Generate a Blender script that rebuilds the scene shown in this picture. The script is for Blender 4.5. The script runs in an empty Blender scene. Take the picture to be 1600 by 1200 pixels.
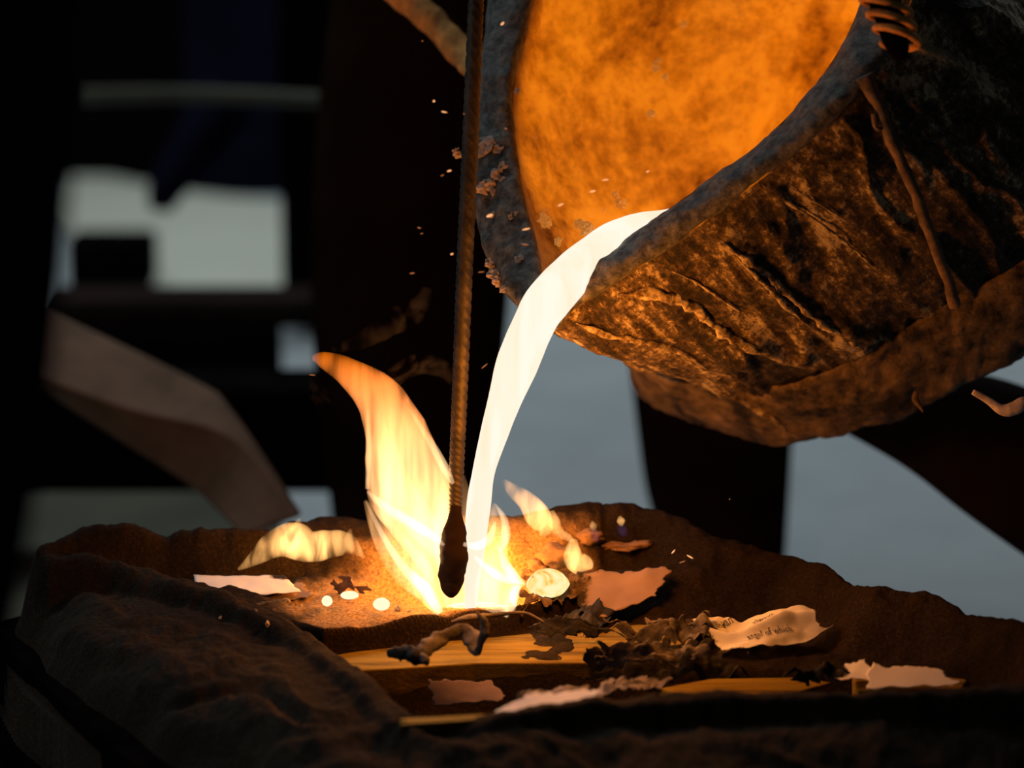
import bpy, bmesh, math, random
import numpy as np
from mathutils import Vector, Matrix

random.seed(7)
SC = bpy.context.scene
COL = SC.collection

# ------------------------------------------------------------------ camera, world, light, exposure
PITCH = math.radians(14.0)
FPX = 5000.0                      # focal length in pixels of the 1600 px wide frame
D0 = 2.5                          # focus distance
FWD = np.array([0.0, math.cos(PITCH), -math.sin(PITCH)])
UPV = np.array([0.0, math.sin(PITCH), math.cos(PITCH)])
RGT = np.array([1.0, 0.0, 0.0])
CAM = -D0 * FWD + 0.04 * RGT + 0.175 * UPV      # world origin = foot of the stream (720, 950)

cam = bpy.data.cameras.new('camera')
camo = bpy.data.objects.new('camera', cam)
COL.objects.link(camo)
camo.location = CAM.tolist()
camo.rotation_euler = (math.pi / 2 - PITCH, 0, 0)
cam.sensor_width = 36.0
cam.lens = 36.0 * FPX / 1600.0
cam.clip_start = 0.05
cam.dof.use_dof = True
cam.dof.focus_distance = D0
cam.dof.aperture_fstop = 3.0
SC.camera = camo

SC.view_settings.view_transform = 'Standard'
SC.view_settings.look = 'None'
SC.view_settings.gamma = 1.0
SC.view_settings.use_curve_mapping = False
SC.view_settings.exposure = 0.0
SC.cycles.sample_clamp_indirect = 3.0
SC.cycles.volume_bounces = 0
SC.cycles.transparent_max_bounces = 16
SC.cycles.use_denoising = True

world = bpy.data.worlds.new('world')
SC.world = world
world.use_nodes = True
bg = world.node_tree.nodes['Background']
bg.inputs[0].default_value = (0.75, 0.85, 1.0, 1)
bg.inputs[1].default_value = 0.006


def P(px, py, d=D0):
    """world point seen at pixel px,py (1600x1200 frame) at view depth d"""
    return CAM + d * (FWD + RGT * (px - 800.0) / FPX + UPV * (600.0 - py) / FPX)


def G(px, py, z=0.0):
    """world point at pixel px,py on the horizontal plane z"""
    r = FWD + RGT * (px - 800.0) / FPX + UPV * (600.0 - py) / FPX
    return CAM + r * ((z - CAM[2]) / r[2])


def add_light(name, kind, loc, color, power, **kw):
    l = bpy.data.lights.new(name, kind)
    l.color = color
    l.energy = power
    for k, v in kw.items():
        setattr(l, k, v)
    o = bpy.data.objects.new(name, l)
    o.location = loc
    COL.objects.link(o)
    return o


# daylight: a big skylight high behind the mould, on the right
def aim(o, target):
    d = Vector(target) - o.location
    o.rotation_euler = d.to_track_quat('-Z', 'Y').to_euler()


sky = add_light('skylight', 'AREA', (0.0, 2.7, 3.2), (0.80, 0.93, 1.0), 105, shape='RECTANGLE', size=4.5, size_y=0.6)
aim(sky, (0.3, 2.1, -0.3))
fill = add_light('left_fill', 'AREA', (-2.2, -0.45, 1.35), (0.92, 0.96, 1.0), 7.5, shape='RECTANGLE', size=1.2, size_y=1.2)  # unseen cool fill added on the left for the ladle rim and papers
aim(fill, (0.1, 0.1, 0.1))
# light of the burning gas and of the bright metal
add_light('flame_light', 'POINT', P(640, 780, 2.54).tolist(), (1.0, 0.33, 0.04), 0.7, shadow_soft_size=0.03)
add_light('pour_light', 'POINT', P(735, 880, 2.53).tolist(), (1.0, 0.34, 0.04), 1.3, shadow_soft_size=0.02)
add_light('stream_light', 'POINT', P(845, 650, 2.38).tolist(), (1.0, 0.31, 0.03), 2.9, shadow_soft_size=0.03)


# ------------------------------------------------------------------ numpy noise
def _h(ix, iy, iz, s):
    n = (ix * 374761393 + iy * 668265263 + iz * 2147483647 + s * 974634777) & 0xFFFFFFFF
    n = ((n ^ (n >> 13)) * 1274126177) & 0xFFFFFFFF
    n = ((n ^ (n >> 16)) * 2246822519) & 0xFFFFFFFF
    return ((n ^ (n >> 15)) & 0xFFFFFF) / float(0xFFFFFF) * 2 - 1


def vn(x, y, z, s=0):
    x, y, z = (np.asarray(a, dtype=np.float64) for a in (x, y, z))
    x, y, z = np.broadcast_arrays(x, y, z)
    fx, fy, fz = np.floor(x), np.floor(y), np.floor(z)
    ix, iy, iz = fx.astype(np.int64), fy.astype(np.int64), fz.astype(np.int64)
    tx, ty, tz = x - fx, y - fy, z - fz
    tx, ty, tz = (t * t * (3 - 2 * t) for t in (tx, ty, tz))
    r = 0
    for a in (0, 1):
        for b in (0, 1):
            for c in (0, 1):
                w = (tx if a else 1 - tx) * (ty if b else 1 - ty) * (tz if c else 1 - tz)
                r = r + w * _h(ix + a, iy + b, iz + c, s)
    return r


def fbm(x, y, z, o=4, s=0, g=0.5):
    r, a = 0, 1.0
    for k in range(o):
        r = r + a * vn(np.asarray(x) * 2 ** k + 17.3 * k, np.asarray(y) * 2 ** k + 5.1 * k, np.asarray(z) * 2 ** k, s + k)
        a *= g
    return r


def sstep(a, b, x):
    t = np.clip((x - a) / (b - a), 0, 1)
    return t * t * (3 - 2 * t)


# ------------------------------------------------------------------ object helpers
def link(name, me, mat=None, parent=None, smooth=True):
    o = bpy.data.objects.new(name, me)
    COL.objects.link(o)
    if parent is not None:
        o.parent = parent
    if mat is not None:
        me.materials.append(mat)
    if smooth and len(me.polygons):
        me.polygons.foreach_set('use_smooth', np.ones(len(me.polygons), dtype=bool))
    return o


def mesh(name, v, f):
    me = bpy.data.meshes.new(name)
    me.from_pydata([tuple(map(float, p)) for p in v], [], [tuple(map(int, q)) for q in f])
    me.validate()
    me.update()
    return me


def empty(name, loc=(0, 0, 0)):
    o = bpy.data.objects.new(name, None)
    o.empty_display_size = 0.02
    COL.objects.link(o)
    o['_'] = 0
    del o['_']
    return o


def tag(o, label=None, cat=None, group=None, kind=None):
    if label:
        o['label'] = label
    if cat:
        o['category'] = cat
    if group:
        o['group'] = group
    if kind:
        o['kind'] = kind
    return o


def crom(pts, n, closed=False):
    """Catmull-Rom resample of an (m,k) array to n points"""
    p = np.asarray(pts, float)
    m = len(p)
    if closed:
        t = np.linspace(0, m, n, endpoint=False)
    else:
        t = np.linspace(0, m - 1, n)
    i = np.floor(t).astype(int)
    if not closed:
        i = np.minimum(i, m - 2)
    f = (t - i)[:, None]
    if closed:
        a, b, c, d = p[(i - 1) % m], p[i % m], p[(i + 1) % m], p[(i + 2) % m]
    else:
        a, b, c, d = p[np.maximum(i - 1, 0)], p[i], p[i + 1], p[np.minimum(i + 2, m - 1)]
    return 0.5 * (2 * b + (c - a) * f + (2 * a - 5 * b + 4 * c - d) * f ** 2 + (3 * b - 3 * c + d - a) * f ** 3)


def grid_faces(nu, nv, closed_u=False):
    """vertices indexed row (v) * nu + u"""
    f = []
    for j in range(nv - 1):
        for i in range(nu if closed_u else nu - 1):
            i2 = (i + 1) % nu
            f.append((j * nu + i, j * nu + i2, (j + 1) * nu + i2, (j + 1) * nu + i))
    return f


def loft(pts, n=40, seg=16, thick=0.6, squash=None, wob=0.0, seed=0, twist=0.0, square=False, wfreq=60):
    """pts: (px, py, depth, width_px[, thickness ratio]).  Closed tube, elliptical section, width in px at that depth."""
    pts = [tuple(p) + (thick,) if len(p) == 4 else tuple(p) for p in pts]
    c = crom(pts, n)
    C = np.array([P(a[0], a[1], a[2]) for a in c])
    W = np.maximum(c[:, 3], 0.4) * c[:, 2] / FPX * 0.5
    T = W * c[:, 4]
    tan = np.gradient(C, axis=0)
    tan /= np.linalg.norm(tan, axis=1)[:, None] + 1e-12
    V = []
    for k in range(n):
        view = C[k] - CAM
        view /= np.linalg.norm(view)
        side = np.cross(tan[k], view)
        side /= np.linalg.norm(side) + 1e-9
        dep = np.cross(side, tan[k])
        for s in range(seg):
            a = 2 * math.pi * s / seg + twist * k
            ca, sa = math.cos(a), math.sin(a)
            if square:
                q = 1.0 / max(abs(math.cos(2 * math.pi * s / seg)), abs(math.sin(2 * math.pi * s / seg)))
                q = min(q, 1.3)
            else:
                q = 1.0
            V.append(C[k] + side * W[k] * ca * q + dep * T[k] * sa * q)
    V = np.array(V)
    if wob:
        nn = fbm(V[:, 0] * wfreq, V[:, 1] * wfreq, V[:, 2] * wfreq, 3, seed)
        cc = np.repeat(C, seg, axis=0)
        V = V + (V - cc) * (nn * wob)[:, None]
    F = grid_faces(seg, n, True)
    i0 = len(V)
    V = np.vstack([V, C[0][None], C[-1][None]])
    for s in range(seg):
        F.append((i0, (s + 1) % seg, s))
        F.append((i0 + 1, (n - 1) * seg + s, (n - 1) * seg + (s + 1) % seg))
    m0 = V.mean(axis=0)
    vol = sum(np.dot(V[q[0]] - m0, np.cross(V[q[1]] - m0, V[q[2]] - m0)) + (np.dot(V[q[0]] - m0, np.cross(V[q[2]] - m0, V[q[3]] - m0)) if len(q) == 4 else 0) for q in F)
    if vol < 0:
        F = [tuple(reversed(q)) for q in F]
    return V, F


def loft_obj(name, pts, mat, parent=None, **kw):
    V, F = loft(pts, **kw)
    return link(name, mesh(name, V, F), mat, parent)


def prism(name, top, height, mat, parent=None, bevel=0.0, dirv=(0, 0, -1)):
    """closed body from a polygon of world points, extruded along dirv by height"""
    n = len(top)
    top = np.array(top)
    bot = top + np.array(dirv) * height
    V = np.vstack([top, bot])
    F = [tuple(range(n)), tuple(range(2 * n - 1, n - 1, -1))]
    for i in range(n):
        j = (i + 1) % n
        F.append((i, n + i, n + j, j))
    me = mesh(name, V, F)
    bm = bmesh.new()
    bm.from_mesh(me)
    bmesh.ops.recalc_face_normals(bm, faces=bm.faces)
    if bevel:
        bmesh.ops.bevel(bm, geom=list(bm.edges), offset=bevel, segments=2, affect='EDGES', profile=0.5)
    bm.to_mesh(me)
    bm.free()
    return link(name, me, mat, parent, smooth=False)


# ------------------------------------------------------------------ materials
class NT:
    def __init__(self, name):
        self.m = bpy.data.materials.new(name)
        self.m.use_nodes = True
        self.t = self.m.node_tree
        self.t.nodes.clear()
        self.out = self.t.nodes.new('ShaderNodeOutputMaterial')

    def n(self, typ, **kw):
        nd = self.t.nodes.new(typ)
        for k, v in kw.items():
            if k.startswith('i_'):
                nd.inputs[k[2:].replace('_', ' ')].default_value = v
            else:
                setattr(nd, k, v)
        return nd

    def l(self, a, b):
        self.t.links.new(a, b)

    def ramp(self, fac, stops, interp='LINEAR'):
        r = self.n('ShaderNodeValToRGB')
        e = r.color_ramp.elements
        r.color_ramp.interpolation = interp
        while len(e) < len(stops):
            e.new(0.5)
        for el, (p, c) in zip(e, stops):
            el.position = p
            el.color = (c[0], c[1], c[2], 1) if hasattr(c, '__len__') else (c, c, c, 1)
        self.l(fac, r.inputs[0])
        return r.outputs[0]

    def coord(self, scale=(1, 1, 1), rot=(0, 0, 0), kind='Object'):
        tc = self.n('ShaderNodeTexCoord')
        mp = self.n('ShaderNodeMapping')
        mp.inputs['Scale'].default_value = scale
        mp.inputs['Rotation'].default_value = rot
        self.l(tc.outputs[kind], mp.inputs[0])
        return mp.outputs[0]

    def noise(self, vec, scale, detail=6, rough=0.6, dist=0.0):
        nz = self.n('ShaderNodeTexNoise')
        nz.inputs['Scale'].default_value = scale
        nz.inputs['Detail'].default_value = detail
        nz.inputs['Roughness'].default_value = rough
        nz.inputs['Distortion'].default_value = dist
        self.l(vec, nz.inputs['Vector'])
        return nz.outputs[0]

    def math(self, op, a, b=None):
        m = self.n('ShaderNodeMath', operation=op)
        for i, x in enumerate((a, b)):
            if x is None:
                continue
            if hasattr(x, 'links'):
                self.l(x, m.inputs[i])
            else:
                m.inputs[i].default_value = x
        return m.outputs[0]

    def principled(self, color, rough=0.8, bump=None, bstr=0.5, bdist=0.002, metal=0.0, spec=0.3):
        b = self.n('ShaderNodeBsdfPrincipled')
        if hasattr(color, 'links'):
            self.l(color, b.inputs['Base Color'])
        else:
            b.inputs['Base Color'].default_value = (*color, 1)
        if hasattr(rough, 'links'):
            self.l(rough, b.inputs['Roughness'])
        else:
            b.inputs['Roughness'].default_value = rough
        b.inputs['Metallic'].default_value = metal
        b.inputs['Specular IOR Level'].default_value = spec
        if bump is not None:
            bp = self.n('ShaderNodeBump')
            bp.inputs['Strength'].default_value = bstr
            bp.inputs['Distance'].default_value = bdist
            self.l(bump, bp.inputs['Height'])
            self.l(bp.outputs[0], b.inputs['Normal'])
        self.l(b.outputs[0], self.out.inputs['Surface'])
        return b


def mat_mix(name, c1, c2, scale, rough=0.85, bstr=0.5, bdist=0.002, lo=0.35, hi=0.65, metal=0.0, spec=0.3, bscale=None, mapscale=(1, 1, 1), rot=(0, 0, 0)):
    t = NT(name)
    v = t.coord(mapscale, rot)
    nz = t.noise(v, scale, 8, 0.65)
    c = t.ramp(nz, [(lo, c1), (hi, c2)])
    b = t.noise(v, bscale or scale * 2, 8, 0.7)
    t.principled(c, rough, b, bstr, bdist, metal, spec)
    return t.m


def mat_emit(name, col, strength):
    t = NT(name)
    e = t.n('ShaderNodeEmission')
    e.inputs[0].default_value = (*col, 1)
    e.inputs[1].default_value = strength
    t.l(e.outputs[0], t.out.inputs['Surface'])
    return t.m


def mat_flame(name, c_low, c_high, k, z0, z1, nscale=(40, 40, 9), nmin=0.35, fade=0.25, rot=(0, 0, 0)):
    """glowing gas: emission per metre of path, cooler and thinner towards the tip"""
    t = NT(name)
    tc = t.n('ShaderNodeTexCoord')
    sx = t.n('ShaderNodeSeparateXYZ')
    t.l(tc.outputs['Object'], sx.inputs[0])
    mr = t.n('ShaderNodeMapRange')
    mr.inputs['From Min'].default_value = z0
    mr.inputs['From Max'].default_value = z1
    t.l(sx.outputs['Z'], mr.inputs['Value'])
    mp = t.n('ShaderNodeMapping')
    mp.inputs['Scale'].default_value = nscale
    mp.inputs['Rotation'].default_value = rot
    t.l(tc.outputs['Object'], mp.inputs[0])
    nz = t.noise(mp.outputs[0], 1.0, 3, 0.55, 0.6)
    var = t.ramp(nz, [(0.35, nmin), (0.62, 1.0)])
    fd = t.ramp(mr.outputs[0], [(0.0, 1.0), (0.55, 0.8), (1.0, fade)])
    st = t.math('MULTIPLY', t.math('MULTIPLY', var, fd), k)
    col = t.ramp(mr.outputs[0], [(0.0, c_low), (0.6, [a * 0.6 + b * 0.4 for a, b in zip(c_low, c_high)]), (1.0, c_high)])
    e = t.n('ShaderNodeEmission')
    t.l(col, e.inputs[0])
    t.l(st, e.inputs[1])
    t.l(e.outputs[0], t.out.inputs['Volume'])
    return t.m


M = {}
# sand
t = NT('moulding_sand')
v = t.coord()
n1 = t.noise(v, 9, 6, 0.6)
n2 = t.noise(v, 420, 4, 0.7)
base = t.ramp(n1, [(0.35, (0.016, 0.010, 0.0065)), (0.65, (0.034, 0.022, 0.013))])
spk = t.ramp(n2, [(0.40, 0.55), (0.60, 1.0), (0.74, 2.4)])
mx = t.n('ShaderNodeMix', data_type='RGBA', blend_type='MULTIPLY')
mx.inputs['Factor'].default_value = 1.0
t.l(base, mx.inputs['A'])
t.l(spk, mx.inputs['B'])
n3 = t.noise(v, 160, 8, 0.75)
at = t.n('ShaderNodeAttribute', attribute_name='basin_lit')  # mask of the basin patch whose paler colour carries the firelight
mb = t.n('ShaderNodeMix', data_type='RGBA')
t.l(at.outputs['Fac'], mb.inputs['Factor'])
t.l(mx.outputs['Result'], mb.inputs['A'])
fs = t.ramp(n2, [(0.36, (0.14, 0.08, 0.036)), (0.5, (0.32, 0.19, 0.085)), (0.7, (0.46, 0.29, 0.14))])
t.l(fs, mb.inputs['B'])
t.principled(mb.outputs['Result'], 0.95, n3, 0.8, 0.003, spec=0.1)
M['sand'] = t.m

# ladle outside: dark scale with pale crust running down the wall (object space, rotated to the ladle axis)
LAX = np.array([0.50, -0.40, -0.77])                                     # camera frame: right, up, toward
LAXW = RGT * LAX[0] + UPV * LAX[1] - FWD * LAX[2] * 1.0
LAXW = RGT * LAX[0] + UPV * LAX[1] + (-FWD) * LAX[2]
LAXW /= np.linalg.norm(LAXW)
qrot = Vector(LAXW.tolist()).rotation_difference(Vector((0, 0, 1))).to_euler('XYZ')
t = NT('ladle_scale')
v = t.coord((1, 1, 1), tuple(qrot))
mp2 = t.n('ShaderNodeMapping')
mp2.inputs['Scale'].default_value = (26, 26, 5.0)
t.l(v, mp2.inputs[0])
streak = t.noise(mp2.outputs[0], 1.0, 9, 0.68, 0.25)
fine = t.noise(v, 150, 8, 0.75)
mid = t.noise(v, 22, 8, 0.7)
mp3 = t.n('ShaderNodeMapping')
mp3.inputs['Scale'].default_value = (80, 80, 7.0)
t.l(v, mp3.inputs[0])
lines = t.noise(mp3.outputs[0], 1.0, 6, 0.6, 0.3)
st2 = t.math('ADD', t.math('MULTIPLY', streak, 0.6), t.math('MULTIPLY', lines, 0.4))
sm = t.math('ADD', t.math('MULTIPLY', st2, 0.62), t.math('MULTIPLY', fine, 0.38))
c = t.ramp(sm, [(0.40, (0.008, 0.006, 0.005)), (0.475, (0.05, 0.034, 0.022)), (0.53, (0.20, 0.13, 0.07)), (0.555, (0.55, 0.42, 0.25)), (0.62, (0.80, 0.66, 0.44))])
t.principled(c, 0.75, sm, 1.0, 0.012, spec=0.25)
M['scale'] = t.m
M['rim'] = mat_mix('graphite_rim', (0.030, 0.027, 0.024), (0.20, 0.18, 0.155), 110, 0.6, 1.0, 0.005, lo=.40, hi=.68, bscale=160, spec=0.4)
M['ring_iron'] = mat_mix('crusted_iron', (0.015, 0.010, 0.007), (0.34, 0.22, 0.12), 32, 0.75, 1.0, 0.008, lo=0.38, hi=0.70, bscale=70)
M['rust'] = mat_mix('rusty_iron', (0.05, 0.03, 0.02), (0.22, 0.13, 0.07), 50, 0.7, 0.8, 0.003)
M['iron'] = mat_mix('dark_iron', (0.02, 0.016, 0.012), (0.06, 0.045, 0.03), 40, 0.5, 0.6, 0.002, metal=0.4)
M['beam'] = mat_mix('soot_brown_timber', (0.05, 0.028, 0.018), (0.09, 0.05, 0.03), 12, 0.8, 0.3, 0.002)
M['black'] = mat_mix('soot_black', (0.002, 0.0016, 0.0018), (0.005, 0.004, 0.004), 20, 1.0, 0.3, 0.002, spec=0.0)
M['darkred'] = mat_mix('dark_scaled_steel', (0.010, 0.006, 0.005), (0.018, 0.010, 0.008), 20, 0.95, 0.3, 0.002, spec=0.05)
# hot lining
M['bar'] = mat_mix('melt_lit_crust', (.30, .11, .02), (.75, .34, .08), 60, .85, .8, .003)  # orange glow of the melt put into the base colour
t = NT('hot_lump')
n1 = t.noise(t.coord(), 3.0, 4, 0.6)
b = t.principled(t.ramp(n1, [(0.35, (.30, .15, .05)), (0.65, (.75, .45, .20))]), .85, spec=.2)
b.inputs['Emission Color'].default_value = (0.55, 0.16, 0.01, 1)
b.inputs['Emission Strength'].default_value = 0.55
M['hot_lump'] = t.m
t = NT('hot_lining')
v = t.coord()
n1 = t.noise(v, 12, 6, 0.6, 0.4)
n2 = t.noise(v, 90, 6, 0.7)
nn = t.math('ADD', t.math('MULTIPLY', n1, 0.7), t.math('MULTIPLY', n2, 0.3))
c = t.ramp(nn, [(0.36, (0.12, 0.055, 0.016)), (0.48, (0.34, 0.18, 0.06)), (0.6, (0.46, 0.27, 0.10))])
b = t.principled(c, 0.85, nn, 0.9, 0.010, spec=0.2)
g = t.ramp(nn, [(0.37, (0.12, 0.018, 0.0)), (0.48, (0.55, 0.115, 0.0)), (0.60, (1.05, 0.26, 0.003))])
t.l(g, b.inputs['Emission Color'])
at = t.n('ShaderNodeAttribute', attribute_name='lining_glow')
t.l(t.math('MULTIPLY', at.outputs['Fac'], 0.66), b.inputs['Emission Strength'])
b.inputs['Emission Strength'].default_value = 0.7
M['lining'] = t.m
# metal
t = NT('molten_metal')
v = t.coord((70, 70, 6))
n1 = t.noise(v, 1.0, 3, 0.5, 0.3)
c = t.ramp(n1, [(0.3, (1.0, 0.78, 0.56)), (0.7, (1.0, 0.88, 0.74))])
e = t.n('ShaderNodeEmission')
t.l(c, e.inputs[0])
e.inputs[1].default_value = 1.12
t.l(e.outputs[0], t.out.inputs['Surface'])
M['molten'] = t.m
M['pool'] = mat_emit('molten_pool', (1.0, 0.55, 0.20), 5.0)
M['droplet'] = mat_emit('molten_droplet', (1.0, 0.86, 0.55), 1.15)
t = NT('cooling_metal')
v = t.coord()
n1 = t.noise(v, 60, 4, 0.6, 1.0)
c = t.ramp(n1, [(0.33, (0.75, 0.20, 0.02)), (0.42, (1.0, 0.62, 0.16)), (0.55, (1.0, 0.80, 0.42))])
e = t.n('ShaderNodeEmission')
t.l(c, e.inputs[0])
e.inputs[1].default_value = 1.15
t.l(e.outputs[0], t.out.inputs['Surface'])
M['cooling'] = t.m
M['ember'] = mat_emit('hot_ember', (1.0, 0.42, 0.16), 1.2)
M['ember_dim'] = mat_emit('dull_ember', (0.75, 0.22, 0.07), 0.6)


def mat_paper(name, c1, c2, burn=(0.03, 0.02, 0.015), edge=0.5):
    t = NT(name)
    v = t.coord()
    n1 = t.noise(v, 25, 4, 0.5)
    n2 = t.noise(v, 60, 8, 0.7)
    c = t.ramp(n1, [(0.3, c1), (0.7, c2)])
    b = t.n('ShaderNodeBsdfPrincipled')
    b.inputs['Roughness'].default_value = 0.85
    b.inputs['Specular IOR Level'].default_value = 0.15
    at = t.n('ShaderNodeAttribute', attribute_name='burn')
    m = t.n('ShaderNodeMix', data_type='RGBA')
    f = t.ramp(t.math('ADD', at.outputs['Fac'], t.math('MULTIPLY', t.math('SUBTRACT', n2, 0.5), 1.4)), [(0.40, 0.0), (0.62, 1.0)])
    t.l(f, m.inputs['Factor'])
    t.l(c, m.inputs['A'])
    m.inputs['B'].default_value = (*burn, 1)
    t.l(m.outputs['Result'], b.inputs['Base Color'])
    bp = t.n('ShaderNodeBump')
    bp.inputs['Strength'].default_value = 0.25
    bp.inputs['Distance'].default_value = 0.002
    t.l(n2, bp.inputs['Height'])
    t.l(bp.outputs[0], b.inputs['Normal'])
    t.l(b.outputs[0], t.out.inputs['Surface'])
    return t.m


M['paper'] = mat_paper('page_paper', (0.72, 0.66, 0.62), (0.80, 0.75, 0.72))
M['paper_dim'] = mat_paper('scorched_paper', (0.15, 0.10, 0.09), (0.22, 0.16, 0.14))
M['paper_shade'] = mat_paper('shaded_paper', (0.22, 0.14, 0.11), (0.32, 0.21, 0.17))  # darker copy of the page paper, shade put into its colour
M['char'] = mat_mix('charred_paper', (0.006, 0.005, 0.005), (0.035, 0.03, 0.03), 60, 0.7, 0.6, 0.003, lo=0.4, hi=0.7)
M['ash'] = mat_mix('grey_ash_paper', (0.05, 0.042, 0.040), (0.30, 0.25, 0.23), 45, 0.8, 0.6, 0.002, lo=0.4, hi=0.68)
M['ink'] = mat_mix('black_ink', (0.01, 0.01, 0.01), (0.02, 0.02, 0.02), 20, 0.6, 0.0)
# yellow board, lines of grain
t = NT('yellow_board')
v = t.coord((3, 40, 40))
n1 = t.noise(v, 3.0, 5, 0.6)
n2 = t.noise(t.coord(), 300, 4, 0.7)
c = t.ramp(n1, [(0.35, (0.09, 0.055, 0.006)), (0.5, (0.20, 0.13, 0.014)), (0.7, (0.27, 0.18, 0.022))])
t.principled(c, 0.8, n2, 0.6, 0.001, spec=0.2)
M['yellow'] = t.m
M['concrete'] = mat_mix('pale_concrete', (0.25, 0.27, 0.275), (0.35, 0.37, 0.37), 1.6, 0.9, 0.2, 0.003, bscale=30)
M['cloth'] = mat_mix('dark_navy_cloth', (0.004, 0.004, 0.010), (0.008, 0.0075, 0.018), 14, 1.0, 0.4, 0.004, spec=0.0)
M['cloth_brown'] = mat_mix('dark_apron_cloth', (0.010, 0.005, 0.003), (0.016, 0.008, 0.005), 14, 1.0, 0.4, 0.004, spec=0.0)
M['glove'] = mat_mix('worn_glove', (0.030, 0.020, 0.035), (0.060, 0.038, 0.050), 16, 0.9, 0.4, 0.003, spec=0.1)
M['skin'] = mat_mix('skin', (0.35, 0.20, 0.14), (0.42, 0.25, 0.18), 20, 0.6, 0.2, 0.001)
M['hair'] = mat_mix('hair', (0.01, 0.008, 0.006), (0.02, 0.015, 0.01), 60, 0.6, 0.5, 0.002)
M['slag'] = mat_mix('pale_slag', (0.45, 0.33, 0.27), (0.85, 0.68, 0.58), 70, 0.8, 0.8, 0.003)
M['stone'] = mat_mix('baked_clod', (0.18, 0.10, 0.055), (0.30, 0.17, 0.09), 70, 0.9, 0.8, 0.003)

# ------------------------------------------------------------------ the setting
FZ = -0.30
fl = mesh('floor', [(-6, -6, FZ), (8, -6, FZ), (8, 8, FZ), (-6, 8, FZ)], [(0, 1, 2, 3)])
tag(link('floor', fl, M['concrete'], smooth=False), kind='structure')
YB = G(300, 285, FZ)[1]
wb = prism('wall_back', [(-6, YB, FZ), (8, YB, FZ), (8, YB + 0.15, FZ), (-6, YB + 0.15, FZ)], 3.4, M['black'], dirv=(0, 0, 1))
tag(wb, kind='structure')

# ------------------------------------------------------------------ sand mould: heights laid out on the plane z = 0
PXH = 0.000515        # metres of height per pixel at the focus distance


def seg_dist(X, Y, poly, vals=None, closed=False):
    """distance to a polyline and the interpolated value at the nearest point"""
    best = np.full(X.shape, 1e9)
    val = np.zeros(X.shape)
    par = np.zeros(X.shape)
    n = len(poly)
    acc = 0.0
    for i in range(n if closed else n - 1):
        a, b = poly[i], poly[(i + 1) % n]
        dx, dy = b[0] - a[0], b[1] - a[1]
        L2 = dx * dx + dy * dy + 1e-12
        tt = np.clip(((X - a[0]) * dx + (Y - a[1]) * dy) / L2, 0, 1)
        d = np.hypot(X - a[0] - tt * dx, Y - a[1] - tt * dy)
        m = d < best
        best = np.where(m, d, best)
        if vals is not None:
            val = np.where(m, vals[i] + (vals[(i + 1) % n] - vals[i]) * tt, val)
        par = np.where(m, acc + tt * math.sqrt(L2), par)
        acc += math.sqrt(L2)
    return best, val, par


def inside(X, Y, poly):
    r = np.zeros(X.shape, bool)
    n = len(poly)
    for i in range(n):
        x1, y1 = poly[i]
        x2, y2 = poly[(i + 1) % n]
        c = ((y1 > Y) != (y2 > Y)) & (X < (x2 - x1) * (Y - y1) / (y2 - y1 + 1e-12) + x1)
        r ^= c
    return r


def gxy(l, z=0.0):
    return [tuple(G(p[0], p[1], z)[:2]) for p in l]


US = np.arange(-140, 1900, 3.4)
VS = np.concatenate([np.arange(835, 915, 1.5), np.arange(915, 990, 0.75), np.arange(990, 1330, 2.0)])
UU, VV = np.meshgrid(US, VS)
r = FWD[None, None, :] + RGT * ((UU - 800) / FPX)[..., None] + UPV * ((600 - VV) / FPX)[..., None]
W = CAM + r * (-CAM[2] / r[..., 2])[..., None]
X, Y = W[..., 0], W[..., 1]

OUT_UV = [(30, 900), (70, 965), (140, 1020), (255, 1085), (400, 1165), (500, 1215), (620, 1245), (1100, 1225), (1500, 1205), (1850, 1190),
          (1850, 1085), (1700, 1040), (1600, 1002), (1480, 968), (1380, 950), (1330, 925), (1262, 893), (1180, 878), (1100, 866), (1000, 858), (900, 862),
          (800, 868), (700, 866), (600, 862), (500, 862), (420, 872), (370, 878), (230, 880), (100, 886)]
OUT = gxy(OUT_UV)
dO, _, pO = seg_dist(X, Y, OUT, closed=True)
sd = np.where(inside(X, Y, OUT), dO, -dO)


def ridge(uvh, width, power=2.0, p2=None):
    pl = gxy([(a, b) for a, b, c in uvh])
    hv = [c for a, b, c in uvh]
    d, hval, par = seg_dist(X, Y, pl, hv)
    return d, hval, par, np.exp(-(d / width) ** power)


H = np.full(X.shape, 0.0)
# step line: behind it the basin plateau, in front the lower bed of the mould
STEP = gxy([(250, 905), (380, 938), (430, 958), (505, 984), (700, 962), (800, 947), (935, 918), (1050, 903), (1250, 893), (1400, 960), (1800, 1100), (1800, 1400), (200, 1400), (-200, 905)])
dS, _, _ = seg_dist(X, Y, STEP, closed=True)
sdS = np.where(inside(X, Y, STEP), dS, -dS)
# sharp in front of the basin, gentle at both ends
wid = 0.0025 + 0.05 * sstep(505, 380, UU) + 0.055 * sstep(930, 1050, UU)
step = sstep(-0.002, 1.0, sdS / np.maximum(wid, 1e-4))
H = -0.022 * step
H -= 0.040 * sstep(0, 0.02, -(Y - np.interp(UU, [400, 510, 740, 930, 1100, 1400, 1700], [gxy([(a, b)])[0][1] for a, b in
     [(400, 1012), (510, 1004), (740, 993), (930, 992), (1100, 1000), (1400, 1010), (1700, 1030)]]))) * sstep(380, 520, UU)
# hollow of the pouring basin
cx, cy = G(705, 924, 0)[:2]
q = ((X - cx) / 0.085) ** 2 + ((Y - cy) / 0.040) ** 2
H -= 0.012 * sstep(1.15, 0.5, q)


def smax(a, b, k=0.006):
    hh = np.clip(0.5 + 0.5 * (a - b) / k, 0, 1)
    return b * (1 - hh) + a * hh + k * hh * (1 - hh)


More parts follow.
